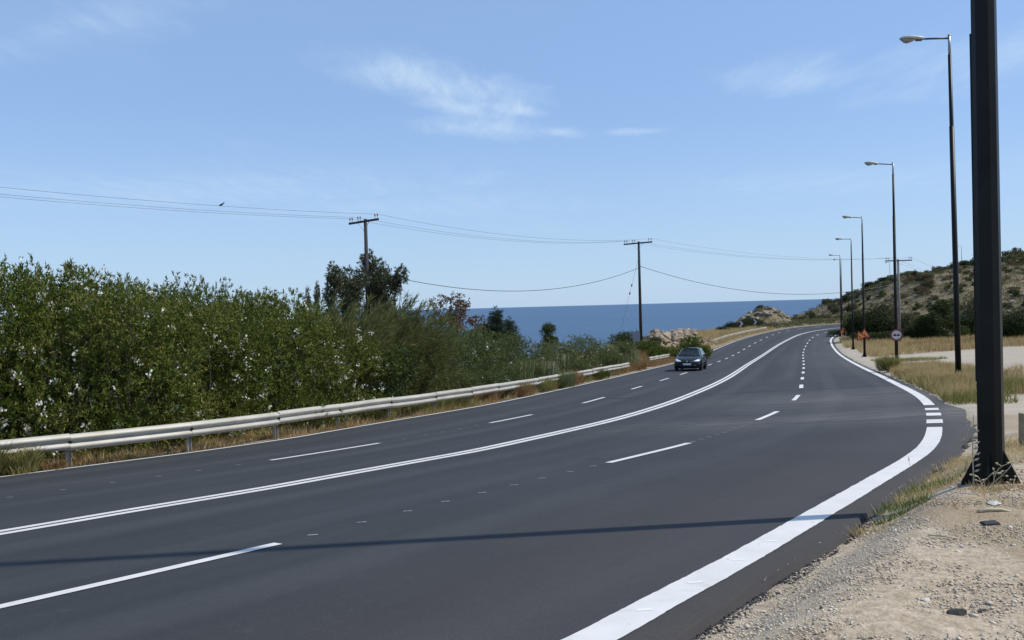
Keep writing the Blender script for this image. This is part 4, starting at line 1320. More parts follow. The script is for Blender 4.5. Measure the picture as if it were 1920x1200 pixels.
def oleander(seed, n=23000):
    g = np.random.default_rng(seed); lb = []
    for i in range(13):
        a = g.uniform(0, 6.28); q = g.uniform(.6, 1.35); lb.append((q * math.cos(a), q * math.sin(a), g.uniform(.25, .9), .58, .58, .5))
    for i in range(24):
        z = g.uniform(0.5, 3.4); rr = 1.45 * math.sqrt(max(0.12, 1 - ((z - 1.5) / 2.4) ** 2)); a = g.uniform(0, 2 * math.pi); q = rr * math.sqrt(g.uniform(0.25, 1.1))
        s = g.uniform(0.30, 0.60); lb.append((q * math.cos(a), q * math.sin(a), z, s, s, s * g.uniform(0.9, 1.3)))
    for i in range(3):                                    # upright shoots that break the outline
        a = g.uniform(0, 6.28); q = g.uniform(0.1, 1.1); lb.append((q * math.cos(a), q * math.sin(a), g.uniform(3.2, 3.75), 0.26, 0.26, 0.36))
    V, C, D = crown(seed, lb, n, (0.075, 0.14), (0.022, 0.034), up=0.45, rnd=0.60, inner=0.72, clump=9)
    f = array_mesh('foliage', V, MAT['oleander'])
    st = mesh_of(stems(seed, [(x * .9, y * .9, z) for x, y, z, *_ in lb[10:24]], 0.022), 'stems', MAT['bark'])
    # flower trusses sit near the outside
    d = np.hypot(C[:, 0], C[:, 1]); out = np.where((d > 0.85) | (C[:, 2] > 2.9))[0]
    nf = g.integers(36, 90); wz = np.clip(1.25 - C[out, 2] * .24, .15, 1); k = g.choice(out, nf, p=wz / wz.sum()); FC, FD = [], []
    for i in k:
        m = g.integers(4, 14); c = C[i] + D[i] * 0.12
        FC.append(c + g.normal(size=(m, 3)) * 0.045); FD.append(unit(g.normal(size=(m, 3)) + np.array([0, 0, .6])))
    FC, FD = np.concatenate(FC), np.concatenate(FD)
    fl = array_mesh('flowers', leaves(g, FC, FD, 0.066, 0.06, 0.55), MAT['flower'])
    return Kind('oleander_shrub', 'shrub', [('foliage', f, 'stuff'), ('stems', st, None), ('flowers', fl, 'stuff')])


OLE = [oleander(100 + i) for i in range(7)]
SIL = np.array([(-400, 440), (-120, 465), (0, 472), (55, 490), (100, 468), (150, 495), (205, 486), (250, 500), (300, 510), (350, 520), (400, 517), (450, 530), (490, 538), (540, 546), (600, 552), (660, 585), (720, 640), (760, 680)])
nLE = normals(dLE); sLE = arc(dLE)


def beside(Y, off):
    """point off metres to the left of the left edge line"""
    s_ = np.interp(Y, dLE[:, 1], sLE); p = np.array([np.interp(s_, sLE, dLE[:, 0]), np.interp(s_, sLE, dLE[:, 1])]); n = np.array([np.interp(s_, sLE, nLE[:, 0]), np.interp(s_, sLE, nLE[:, 1])])
    q = p - n * off; return float(q[0]), float(q[1])


def pxof(x, y, z):
    d = Vector((x, y, z - CAM_Z)); w = d.dot(_fw); return 960 + F * d.dot(_r) / w, 600 - F * d.dot(_u) / w


g = np.random.default_rng(5)
GO = 'white-flowered oleander hedge behind the guard rail'
hedge = []
s_a, s_b = np.interp(11.0, dLE[:, 1], sLE), np.interp(25.3, dLE[:, 1], sLE)
for row, (off, step) in enumerate(((2.15, 1.35), (4.1, 1.6), (6.3, 1.9), (8.6, 2.4))):
    for a in np.arange(s_a - row * 0.4, s_b + row * 1.2, step):
        yy = np.interp(a + g.uniform(-.3, .3), sLE, dLE[:, 1]); x, y = beside(yy, off + g.uniform(-.2, .55 if row == 0 else .3))
        z = gz1(x, y); px, _ = pxof(x, y, z + 2)
        top = at(px, np.interp(px, SIL[:, 0], SIL[:, 1]), y).z
        hh = top - z + g.uniform(-0.40, 0.15) - (0.12 if row == 0 else -0.05)
        if row > 0 and px > 640: continue
        hh = min(max(hh, 1.7), 4.6)
        hedge.append((row, x, y, z, hh))
for i, (row, x, y, z, hh) in enumerate(hedge):
    sc = hh / 4.05; w = g.uniform(0.74, 1.08)
    lab = ('', 'tall oleander in the middle of the hedge behind the front shrubs', 'oleander at the back of the hedge, only its crown top showing', 'oleander at the back of the hedge, only its crown top showing')[row]
    if row == 0:
        px = pxof(x, y, z + 2)[0]
        fr = sorted(pxof(q[1], q[2], q[3] + 2)[0] for q in hedge if q[0] == 0 and pxof(q[1], q[2], q[3] + 2)[0] > -40)
        if px <= -40: lab = 'front white-flowered oleander behind the guard rail, outside the left picture edge'
        else:
            k = fr.index(px)
            lab = 'front white-flowered oleander behind the guard rail, ' + (('at the left picture edge', 'second from the left picture edge', 'third from the left picture edge', 'fourth from the left picture edge', 'fifth from the left picture edge', 'sixth from the left picture edge')[k] if k < len(fr) / 2 and k < 6 else
                  ('last before the feathery bushes', 'second from the feathery bushes', 'third from the feathery bushes', 'fourth from the feathery bushes', 'fifth from the feathery bushes', 'sixth from the feathery bushes')[len(fr) - 1 - k])
    OLE[i % 7].put((x, y, z - 0.05), g.uniform(0, 6.28), (w, w, sc), lab, GO + (' front', ' middle', ' back', ' back')[row])


def bush(name, cat, seed, n, mat, R_, H, L, W, nl=14, up=0.4, rnd=0.6, clump=0, bark='bark', flowers=0, inner=0.5, bend=None, lobe=(0.28, 0.5)):
    g = np.random.default_rng(seed); lb = []
    for i in range(nl):
        z = g.uniform(0.15, 0.86) * H; rr = R_ * math.sqrt(max(0.08, 1 - ((z / H - 0.38) / 0.66) ** 2)); a = g.uniform(0, 6.28); q = rr * math.sqrt(g.uniform(0.1, 1)) * 0.8
        s = g.uniform(*lobe) * min(R_, H * .7); lb.append((q * math.cos(a), q * math.sin(a), z, s, s, s * 0.9))
    V, C, D = crown(seed, lb, n, L, W, up, rnd, inner, clump, bend=bend)
    parts = [('foliage', array_mesh('foliage', V, MAT[mat]), 'stuff'), ('stems', mesh_of(stems(seed, [q[:3] for q in lb[:10]], 0.012 * H + 0.008, 0.1 * R_), 'stems', MAT[bark]), None)]
    if flowers:
        k = g.choice(len(C), flowers); FC = np.repeat(C[k], 6, 0) + g.normal(size=(flowers * 6, 3)) * 0.05
        parts.append(('flowers', array_mesh('flowers', leaves(g, FC, unit(g.normal(size=FC.shape) + [0, 0, .6]), 0.07, 0.06, .55), MAT['flower']), 'stuff'))
    return Kind(name, cat, parts)


def feather(seed, mat='tamarisk', R_=1.7, H=4.2, n=1300, lean=(0.35, 0, 0)):
    """plumes of fine drooping strands, swept by the wind"""
    g = np.random.default_rng(seed); Cs, Ds, tips = [], [], []
    for i in range(n // 9):
        a = g.uniform(0, 6.28); rr = R_ * math.sqrt(g.random()); z1 = H * (0.35 + 0.65 * g.random()) * (1 - 0.35 * (rr / R_) ** 2)
        tip = np.array([rr * math.cos(a) + lean[0] * z1 * 0.4, rr * math.sin(a) + lean[1] * z1, z1])
        root = np.array([tip[0] * 0.35, tip[1] * 0.35, max(0.1, z1 - g.uniform(0.9, 1.8))]); tips.append(tip)
        t = np.sort(g.random(85))[:, None]
        p = root + (tip - root) * t + np.array([lean[0] * .35, 0, 0]) * t ** 2
        Cs.append(p + g.normal(size=p.shape) * 0.13 * (1.15 - t)); d = unit(tip - root) * 0.9 + np.array([lean[0] * 1.2, 0, 0.1]); Ds.append(unit(d + 0.38 * g.normal(size=p.shape)))
    C, D = np.concatenate(Cs), np.concatenate(Ds)
    ok = C[:, 2] > 0.05; C, D = C[ok], D[ok]
    V = leaves(g, C, D, g.uniform(0.16, 0.38, len(C)), g.uniform(0.018, 0.034, len(C)))
    return Kind('tamarisk_bush', 'bush', [('foliage', array_mesh('foliage', V, MAT[mat]), 'stuff'), ('stems', mesh_of(stems(seed, tips[:22], 0.03, 0.3), 'stems', MAT['bark']), None)])


def tree(name, seed, lobes, n, mat, L, W, trunk_h, r=0.1, bark='bark', up=0.3, rnd=0.7, inner=0.4, clump=0, limbs=8):
    V, C, D = crown(seed, lobes, n, L, W, up, rnd, inner, clump)
    mb = MB(); top = max(q[2] for q in lobes)
    gg = np.random.default_rng(seed)
    ax = [(0, 0, -0.3), (0.04, 0.02, trunk_h * .5), (0.0, 0.05, trunk_h), (lobes[-1][0] * .3, lobes[-1][1] * .3, top)]
    mb.tube(ax, [r, r * .8, r * .6, r * .2], 7, False)
    lm = MB()
    for q in [lobes[i] for i in gg.choice(len(lobes), min(limbs, len(lobes)), replace=False)]:
        b = Vector((0, 0.02, trunk_h * gg.uniform(.55, 1.0))); t = Vector(q[:3]); lm.tube([b, b.lerp(t, .5) + Vector((0, 0, .12)), t], [r * .4, r * .28, r * .08], 5, False)
    return Kind(name, 'tree', [('crown', array_mesh('crown', V, MAT[mat]), 'stuff'), ('trunk', mesh_of(mb, 'trunk', MAT[bark]), None), ('limbs', mesh_of(lm, 'limbs', MAT[bark]), None)])


def place(kind, px, Y, label, h=None, base_h=1.0, top=None, w=1.0, group=None, rz=None, dz=-0.05):
    """stand a plant on the ground; its height can be given by where its top shows"""
    p = gx(px, Y); z = p.z
    k = 1.0
    if top is not None: k = (at(px, top, Y).z - z) / base_h
    elif h is not None: k = h / base_h
    return kind.put((p.x, Y, z + dz), g.uniform(0, 6.28) if rz is None else rz, (w, w, k), label, group)


# --- feathery tamarisks and scrub where the hedge ends
FE = [feather(201), feather(202, n=1500, R_=1.9)]
place(FE[0], 655, 27.5, 'feathery wind-swept bush right of the white-flowered hedge, left half', top=545, base_h=4.3, w=1.0, rz=0.2)
place(FE[1], 728, 29.0, 'tallest feathery wind-swept bush at the foot of the cable pole', top=540, base_h=4.3, w=1.0, rz=-0.2)
place(FE[0], 775, 31.0, 'feathery bush with rounded top, right of the tallest feathery bush', top=560, base_h=4.3, w=0.9, rz=0.1)
place(FE[1], 600, 30.5, 'feathery bush behind the hedge, left of the cable pole', top=545, base_h=4.3, w=0.9, rz=0.0)
DK = bush('dark_shrub', 'shrub', 210, 6000, 'pine_green', 0.9, 1.7, (0.08, 0.16), (0.02, 0.035), clump=6)
place(DK, 735, 26.3, 'dark olive shrub filling the gap between flowered hedge and feathery bushes', top=660, base_h=1.6, w=1.0)
GS = [bush('grey_green_shrub', 'shrub', 220 + i, 11000, 'grey_shrub', 1.35, 2.5, (0.07, 0.14), (0.02, 0.035), nl=18, up=.5, clump=6, flowers=(26, 8, 14)[i]) for i in range(3)]
GGS = 'grey-green roadside shrubs beyond the hedge'
for i, (px, Y, top, w, lab) in enumerate((
        (790, 29.5, 640, 0.8, 'grey-green shrub directly right of the dark olive shrub'), (830, 32.5, 618, 0.95, 'grey-green shrub behind the guard rail below the red-brown tree'),
        (872, 34.5, 612, 1.0, 'broad grey-green shrub with a few white flowers under the red-brown tree'), (918, 37.0, 616, 1.0, 'grey-green flowering shrub in front of the blue-green pines'),
        (955, 41.5, 624, 1.0, 'grey-green shrub between the pines and the reeds'), (1005, 45.0, 634, 1.0, 'grey-green shrub in front of the little round tree'),
        (1050, 48.5, 640, 1.05, 'grey-green shrub right of the little round tree'), (1092, 50.0, 630, 1.05, 'rounded bright shrub standing out against the sea'),
        (1130, 57.0, 636, 1.0, 'grey-green shrub left of the last guard rail panels'), (1165, 61.0, 640, 1.0, 'grey-green shrub close to the pole by the sea'))):
    place(GS[i % 3], px, Y, lab, top=top, base_h=2.5, w=w, group=GGS)
for i, (px, Y, top, lab) in enumerate(((990, 39.0, 672, 'low leafy shrub behind the reeds at the rail'), (1075, 47.5, 668, 'low leafy shrub near the gap in the rail'), (1150, 56.5, 668, 'low leafy shrub right before the rail end'),
                                       (850, 31.0, 690, 'low leafy shrub behind the rail, left of the weeds'), (905, 33.2, 688, 'low leafy shrub behind the rail above the brown weeds'))):
    place(GS[(i + 1) % 3], px, Y, lab, top=top, base_h=2.5, w=0.8, group=GGS)


def reeds(seed, n=900, R_=0.8, H=2.1):
    g = np.random.default_rng(seed); a = g.uniform(0, 6.28, n); q = R_ * np.sqrt(g.random(n))
    z0 = g.uniform(0.0, 0.62, n) * H
    C = np.stack([q * np.cos(a), q * np.sin(a), z0], 1); D = unit(np.stack([g.normal(size=n) * .28 + .1, g.normal(size=n) * .28, np.ones(n)], 1))
    V = leaves(g, C, D, g.uniform(.45, .85, n), g.uniform(.03, .055, n), .3)
    mb = MB()
    for i in range(40):
        b = Vector((C[i, 0], C[i, 1], 0)); mb.tube([b, b + Vector((g.normal() * .12 + .1, g.normal() * .1, H * .95))], [.012, .006], 4, False)
    return Kind('reed_clump', 'reeds', [('blades', array_mesh('blades', V, MAT['reed']), 'stuff'), ('canes', mesh_of(mb, 'canes', MAT['dry_stem']), 'stuff')])


RE_K = [reeds(241), reeds(242)]
for i, (px, Y, top, lab) in enumerate(((968, 38.0, 668, 'pale green reed clump behind the rail, leftmost of the reeds'), (1018, 39.5, 668, 'pale green reed clump leaning over the broken gap in the rail'), (1045, 47.0, 655, 'pale reed clump between round shrubs'),
                                       (1180, 64.0, 648, 'pale reed clump at the foot of the pole by the sea'), (1140, 59, 640, 'tall single reed tuft left of the pole by the sea'))):
    place(RE_K[i % 2], px, Y, lab, top=top, base_h=2.3, w=0.9, group='reed clumps')

# --- trees behind the hedge
def column_tree(seed, H=8.5):
    g = np.random.default_rng(seed); lb = []
    for i in range(24):
        z = g.uniform(1.6, H - .35); s = g.uniform(.34, .50) * (1.15 - 0.35 * (z - 2) / (H - 2)); lb.append((g.normal() * .24, g.normal() * .24, z, s * .95, s * .95, s * 1.6))
    return tree('slender_tree', seed, lb, 16000, 'slender', (.10, .2), (.03, .055), 3.5, .11, 'bark', up=.5, rnd=.6, inner=.25, clump=7)


CT = [column_tree(301), column_tree(302), column_tree(303)]
GT = 'slender dark trees behind the cable pole'
for i, (px, Y, top, w, lab) in enumerate(((622, 51, 497, .95, 'slender dark tree leftmost of the clump by the cable pole'), (645, 53, 498, 1.0, 'slender dark tree second from the left in the clump'), (668, 50.5, 487, .95, 'slender dark tree directly left of the cable pole'),
                                          (698, 56, 474, 1.05, 'tallest slender dark tree directly right of the cable pole'), (722, 54, 482, 1.0, 'slender dark tree second from the right in the clump'), (741, 53, 482, .9, 'slender dark tree rightmost of the clump by the cable pole'),
                                          (597, 50, 532, .34, 'thin treetop peeping over the hedge left of the dark clump'), (575, 47, 537, .34, 'smallest thin treetop over the hedge'))):
    place(CT[i % 3], px, Y, lab, top=top, base_h=8.6, w=w * 1.16, group=GT)
g2 = np.random.default_rng(9); lb = []
for i in range(26):
    a = g2.uniform(0, 6.28); q = 1.35 * math.sqrt(g2.random()); lb.append((q * math.cos(a), q * math.sin(a) * .8, g2.uniform(2.6, 5.6) - 0.5 * q, .42, .42, .36))
RT = tree('red_brown_tree', 310, lb, 6500, 'russet', (.08, .17), (.04, .07), 2.6, .09, 'bark', up=.1, rnd=.9, inner=.2, clump=5, limbs=18)
place(RT, 852, 42.5, 'sparse red-brown tree with see-through crown against the sky', top=533, base_h=6.0, w=.98)


def cone_pine(seed, H=5.6, R_=1.2, mat='pine', name='pine_tree'):
    g = np.random.default_rng(seed); lb = []
    for i in range(26):
        t = g.random(); z = H * (.12 + .82 * t); rr = R_ * (1.02 - t) * g.uniform(.35, 1); a = g.uniform(0, 6.28); s = .50 * (1.12 - .6 * t); lb.append((rr * math.cos(a), rr * math.sin(a), z, s, s, s * .8))
    lb.append((0, 0, H - .15, .12, .12, .3))
    return tree(name, seed, lb, 13000, mat, (.10, .2), (.022, .036), H * .8, .09, 'bark', up=.5, rnd=.6, inner=.3, clump=8)


PN = [cone_pine(321), cone_pine(322)]
place(PN[0], 930, 50, 'blue-green pine with a pointed top rising to the sea horizon', top=573, base_h=5.8, w=1.25)
place(PN[1], 908, 52, 'blue-green pine right behind the red-brown tree', top=588, base_h=5.8, w=1.3)
place(PN[0], 955, 52, 'blue-green pine with rounded shoulder, rightmost of the three pines', top=592, base_h=5.8, w=1.15)
g2 = np.random.default_rng(19); lb = []
for i in range(16):
    a = g2.uniform(0, 6.28); z = g2.uniform(1.2, 4.3); q = .85 * math.sqrt(g2.random()) * (1.25 - .18 * z); lb.append((q * math.cos(a), q * math.sin(a), z, .42, .42, .38))
place(tree('round_tree', 330, lb, 9000, 'pine_green', (.10, .19), (.035, .055), 2.4, .09, clump=6), 1028, 60, 'little round green tree standing alone against the sea', top=602, base_h=4.7, w=.92)
place(DK, 1160, 66, 'dark scrub mound left of the pole by the sea', top=626, base_h=1.7, w=1.5)
place(DK, 1222, 84, 'dark scrub between the sea-side pole and the boulders', top=632, base_h=1.7, w=1.2)
place(DK, 1183, 82, 'dark scrub behind the grey blue sign', top=622, base_h=1.7, w=1.5)

# --- far bank: boulders, shrubs, knoll
def boulder(seed, mat, sub=2):
    g = np.random.default_rng(seed)
    me = bpy.data.meshes.new('boulder')
    import bmesh
    bm = bmesh.new(); bmesh.ops.create_icosphere(bm, subdivisions=sub, radius=1)
    P = [g.normal(size=3) for _ in range(9)]
    for v in bm.verts:
        d = np.array(v.co)
        for q in P:
            qn = q / np.linalg.norm(q); t = d @ qn
            if t > 0.62: d = d - qn * (t - 0.62) * 0.85
        v.co = Vector(d * (1 + 0.05 * g.normal()))
    bm.to_mesh(me); bm.free(); me.materials.append(MAT[mat]); return me


BD = [boulder(400 + i, 'rock') for i in range(6)]; HB = [boulder(420 + i, 'hill_rock', 2) for i in range(5)]


def rock(me, loc, s, label, group, name='boulder', cat='rock'):
    o = link(name, me, None, loc); o.rotation_euler = (g.uniform(-.5, .5), g.uniform(-.5, .5), g.uniform(0, 6.28))
    o.scale = (s * g.uniform(.8, 1.3), s * g.uniform(.7, 1.1), s * g.uniform(.55, .95)); tag(o, label, cat, group); return o


for i in range(96):
    t = g.uniform(-.18, 1.0); o_ = g.normal() * 1.3
    x, y = 15.2 + 8.8 * t + o_ * .92, 87.6 + 20.4 * t - o_ * .4
    rock(BD[i % 6], (x, y, gz1(x, y) + g.uniform(.05, .35)), g.uniform(.28, .70), 'pale tan boulder in the rock pile right of the pole by the sea', 'boulders in the roadside rock pile')
for i in range(80):
    a = g.uniform(0, 6.28); q = g.uniform(.1, .95); x, y = 54.2 + 7.2 * q * math.cos(a), 174.5 + 5.5 * q * math.sin(a)
    rock(HB[i % 5], (x, y, gz1(x, y) + .05), g.uniform(.3, .85), 'pale rock on the pointed knoll at the far bend', 'rocks on the knoll')
LS = [bush('dark_round_shrub', 'shrub', 440 + i, 4500, 'lentisk', 1.5, 2.3, (.12, .24), (.05, .09), nl=16) for i in range(2)]
for px, Y, top, w, lab in ((1400, 157, 597, 1.5, 'dark round shrub below the knoll, behind the chevron markers'), (1378, 150, 604, 1.2, 'dark round shrub left end of the clump below the knoll'), (1420, 158, 600, 1.2, 'dark round shrub right end of the clump at the last chevron'),
                           (1354, 140, 612, 1.0, 'small dark shrub at the edge of the sea cliff'), (1425, 176, 572, .7, 'tiny dark shrub on the tip of the knoll'), (1484, 190, 597, 1.0, 'dark shrub in the dip between knoll and hill'), (1440, 172, 606, .7, 'small dark shrub on the right foot of the knoll')):
    place(LS[0], px, Y, lab, top=top, base_h=2.3, w=w)
BG = bush('bright_green_shrub', 'shrub', 450, 6500, 'oleander', 1.2, 1.8, (.1, .18), (.04, .06), nl=14)
for px, Y, top, w, lab in ((1300, 78, 632, 1.25, 'bright green shrub directly behind the dark car'), (1232, 76, 650, 1.0, 'low green plant in front of the boulders, near the pole'), (1258, 77, 650, 1.0, 'low green plant in front of the middle of the boulders'), (1280, 78, 645, 1.0, 'low green plant just left of the shrub behind the car'), (1216, 78, 640, 1.1, 'low green plant right at the foot of the sea-side pole')):
    place(BG, px, Y, lab, top=top, base_h=1.8, w=w)

# --- right-hand bushes beyond the dirt lot
big = bush('big_dark_bush', 'bush', 500, 24000, 'lentisk', 2.5, 4.0, (.15, .27), (.06, .10), nl=26, clump=5)
mid = bush('olive_bush', 'bush', 501, 19000, 'garrigue', 2.2, 3.4, (.13, .23), (.055, .09), nl=24, clump=5)
place(big, 1622, 102, 'big dark bush behind the orange triangle sign', top=577, base_h=4.0, w=1.0)
place(big, 1606, 117, 'dark bush at the bend, left part of the big dark clump', top=592, base_h=4.0, w=.75)
place(mid, 1655, 104, 'grey-olive bush on the right shoulder of the big dark bush', top=574, base_h=3.4, w=1.1)
place(mid, 1695, 101, 'grey-olive bush right behind the pale cable pole', top=592, base_h=3.4, w=1.1)
place(big, 1722, 96, 'dark bush with black underside between cable pole and fluffy pine', top=606, base_h=4.0, w=.75)
lo_g = bush('low_green_bush', 'bush', 502, 7000, 'pine_green', 1.5, 1.5, (.1, .2), (.035, .06), nl=16, clump=5)
for px, Y, top, lab in ((1574, 118, 619, 'low dark green bush hugging the inside of the bend'), (1612, 100, 624, 'low green bush left of the orange triangle sign'), (1640, 97, 624, 'low green bush right of the orange triangle sign'), (1668, 95, 622, 'low green bush left of the round sign')):
    place(lo_g, px, Y, lab, top=top, base_h=1.5, w=1.15)


def fluffy(seed, H=5.6, R_=2.2):
    g = np.random.default_rng(seed); lb = []
    for i in range(30):
        t = g.random(); z = H * (.10 + .82 * t); rr = R_ * (1.0 - .75 * t ** 1.4) * math.sqrt(g.uniform(.1, 1)); a = g.uniform(0, 6.28); s = g.uniform(.45, .75) * (1.1 - .5 * t); lb.append((rr * math.cos(a), rr * math.sin(a), z, s, s, s * 1.1))
    return tree('fluffy_pine', seed, lb, 32000, 'pine_green', (.16, .32), (.036, .055), H * .75, .14, up=.7, rnd=.5, inner=.25, clump=8)


FP = fluffy(510)
place(FP, 1762, 95, 'fluffy green pine on its own, between cable pole and second street lamp', top=553, base_h=5.9, w=1.15)
place(big, 1812, 97, 'dark bush half hidden behind the second street lamp', top=585, base_h=4.0, w=.8)
place(mid, 1840, 100, 'olive bush seen just left of the near black pole', top=560, base_h=3.4, w=1.1)
for px, Y, top, w, lab in ((1890, 82, 578, .95, 'large dark bush with lighter top right of the near black pole'), (1925, 84, 572, 1.0, 'large dark bush cut by the right edge of the picture'), (1965, 82, 570, 1.0, 'large dark bush outside the right edge'), (2060, 84, 575, 1.0, 'large dark bush outside the right edge, second'), (2150, 88, 580, .9, 'large dark bush outside the right edge, third')):
    place(big if px != 1925 else mid, px, Y, lab, top=top, base_h=4.0, w=w)
place(big, 1870, 85, 'dark bush right behind the near black pole', top=600, base_h=4.0, w=.8)

# --- hillside scrub and stones
HS = [bush('hill_shrub', 'shrub', 520 + i, 900, ('garrigue', 'garrigue', 'brown_shrub', 'lentisk', 'grey_shrub')[i], .9, .85, (.12, .24), (.05, .09), nl=9, lobe=(.35, .55)) for i in range(5)]
GH = 'scattered scrub on the stony hillside'
n = 0
while n < 285:
    X, Y = g.uniform(66, 190), g.uniform(112, 236)
    px = 960 + F * X / Y
    y0 = np.interp(X, [66, 90, 100, 120, 140, 200], [182, 178, 166, 145, 128, 118.0])
    if Y < y0 or px > 1990 or px < 1478: continue
    i = g.choice(5, p=[.34, .22, .22, .08, .14]); s = g.uniform(.6, 1.55) * (1.25 if Y > 200 else 1)
    HS[i].put((X, Y, gz1(X, Y) - .05), g.uniform(0, 6.28), (s, s, s * g.uniform(.7, 1.2)), ('low olive shrub on the stony hillside', 'low olive shrub on the stony hillside', 'brown dried shrub on the stony hillside', 'dark round shrub on the stony hillside', 'grey-green shrub on the stony hillside')[i], GH + (' olive', ' olive', ' brown', ' dark', ' grey')[i])
    n += 1
for i in range(210):
    X, Y = g.uniform(80, 185), g.uniform(118, 234); px = 960 + F * X / Y
    y0 = np.interp(X, [80, 90, 100, 120, 140, 200], [180, 178, 166, 145, 128, 118.0])
    if Y < y0 or px > 1980 or px < 1500: continue
    rock(HB[i % 5], (X, Y, gz1(X, Y) + .05), g.uniform(.25, .85), 'grey stone lying on the scrubby hillside', 'stones on the hillside', 'hill_stone')
for px, Y, top, w, lab in ((1524, 208, 586, .6, 'dark shrub low on the ridge line where hill meets sea'), (1590, 224, 552, 1.1, 'dark shrub on the ridge between the distant lamp poles'), (1632, 226, 528, 1.3, 'dark shrub on the ridge left of the third lamp'), (1660, 226, 520, 1.4, 'dark shrub on the ridge near the pale pole'), (1702, 226, 508, 1.5, 'olive mound on the ridge right of the pale pole'),
                           (1768, 228, 500, 1.2, 'dark shrub on the hilltop left of the second lamp'), (1812, 228, 488, 1.3, 'black shrub on the hilltop beside the near black pole')):
    place(LS[1], px, Y, lab, top=top, base_h=2.3, w=w)


# ------------------------------------------------------------------ grasses, weeds, gravel
def blades(name, pts, h, w, mat, label, lean=(0.12, 0.0), spread=.38, seed=1, at_=.3):
    g = np.random.default_rng(seed); n = len(pts)
    z = gz(pts[:, 0], pts[:, 1]); C = np.c_[pts, z - .02]
    D = unit(np.stack([g.normal(size=n) * spread + lean[0], g.normal(size=n) * spread + lean[1], np.ones(n)], 1))
    hh = np.broadcast_to(h(g, n) if callable(h) else np.full(n, h), (n,)); ww = g.uniform(w[0], w[1], n)
    o = link(name, array_mesh(name, leaves(g, C, D, hh, ww, at_), MAT[mat])); tag(o, label, 'grass', None, 'stuff'); return o


def right_pts(g, n, y0, y1, r0, r1, keep=.5, scale=1.4, seed=50):
    """points between r0 and r1 metres right of the asphalt, in patches"""
    out = []
    while sum(len(q) for q in out) < n:
        Y = g.uniform(y0, y1, n); r = g.uniform(r0, r1, n); c = cosang(Y, yR, xR); X = np.interp(Y, yR, xR) + r / c
        k = vnoise(X, Y, scale, seed) + 0.5 > keep; out.append(np.stack([X[k], Y[k]], 1))
    return np.concatenate(out)[:n]


def pile(X, Y):
    t = np.clip(((X - 15.6) * 8.4 + (Y - 88.6) * 19.4) / (8.4 ** 2 + 19.4 ** 2), 0, 1); return np.hypot(X - 15.6 - 8.4 * t, Y - 88.6 - 19.4 * t)


def left_pts(g, n, y0, y1, l0, l1, keep=.5, scale=1.4, seed=51):
    out = []
    while sum(len(q) for q in out) < n:
        Y = y0 * (y1 / y0) ** g.random(n); l = g.uniform(l0, l1, n)
        s_ = np.interp(Y, dLE[:, 1], sLE); X = np.interp(s_, sLE, dLE[:, 0]) - np.interp(s_, sLE, nLE[:, 0]) * (l + .24); Yq = np.interp(s_, sLE, dLE[:, 1]) - np.interp(s_, sLE, nLE[:, 1]) * (l + .24)
        k = (vnoise(X, Yq, scale, seed) + 0.5 > keep) & (pile(X, Yq) > 2.6); out.append(np.stack([X[k], Yq[k]], 1))
    return np.concatenate(out)[:n]


U_ = lambda a, b: (lambda g, n: g.uniform(a, b, n))
g = np.random.default_rng(77)
blades('dry_grass', right_pts(g, 13000, 19.6, 34, .10, 4.6, .42), U_(.16, .52), (.008, .020), 'straw', 'straw-coloured grass on the verge round the second street lamp', seed=1)
blades('verge_weeds', right_pts(g, 11000, 19.2, 33, .08, 3.6, .42, seed=52), U_(.12, .42), (.010, .024), 'weed', 'olive weeds along the white edge line', seed=2)
blades('dry_grass', right_pts(g, 9000, 34, 46, .5, 3.4, .46), U_(.15, .5), (.012, .03), 'straw', 'straw-coloured grass in front of the lamp with the round sign', seed=3)
blades('tall_dry_grass', right_pts(g, 24000, 67, 92, 1.6, 26, .26, 2.2), U_(.30, .80), (.02, .05), 'straw', 'tall dry grass band in front of the bushes beyond the lot', seed=4)
blades('tall_dry_grass', right_pts(g, 9000, 67, 90, 6, 27, .45, 2.5, 61), U_(.3, .75), (.02, .05), 'straw_brown', 'reddish brown tall grass in the band beyond the lot', seed=5)
blades('dry_grass', right_pts(g, 6000, 90, 108, .8, 8, .3, 2.0), U_(.4, .9), (.025, .05), 'straw', 'dry grass at the inside of the far bend', seed=6)
blades('lot_weeds', right_pts(g, 4500, 21.5, 27, 5.2, 12, .50, 1.6, 63), U_(.06, .24), (.008, .018), 'weed', 'low weeds on the dirt lot right of the near pole', seed=7)
blades('lot_weeds', right_pts(g, 2600, 52, 60, 1.0, 5.5, .50, 1.6, 64), U_(.1, .3), (.016, .03), 'weed', 'low weeds at the foot of the orange sign lamp', seed=8)
# left verge
blades('verge_grass', left_pts(g, 15000, 12.5, 34, .06, 1.5, .36, .7), U_(.04, .20), (.006, .014), 'straw_brown', 'brown dead weeds between road edge and guard rail', seed=11, spread=.6)
blades('verge_grass', left_pts(g, 9000, 16, 44, .25, 1.7, .46, .9, 71), U_(.10, .34), (.007, .016), 'straw', 'straw under the guard rail', seed=12)
blades('verge_weeds', left_pts(g, 9000, 24, 52, .30, 1.9, .50, 1.1, 72), U_(.15, .55), (.010, .022), 'weed', 'yellow-green weeds growing round the guard rail posts', seed=13)
blades('brown_weeds', left_pts(g, 7000, 30, 47, .25, 1.5, .60, 1.2, 73), U_(.25, .70), (.010, .024), 'straw_brown', 'brown weed clumps in front of the guard rail', seed=14)
blades('bank_grass', left_pts(g, 15000, 50, 84, .3, 4.2, .25, 2.2, 74), U_(.25, .7), (.016, .04), 'straw_brown', 'brown grass on the bank beside the car', seed=15)
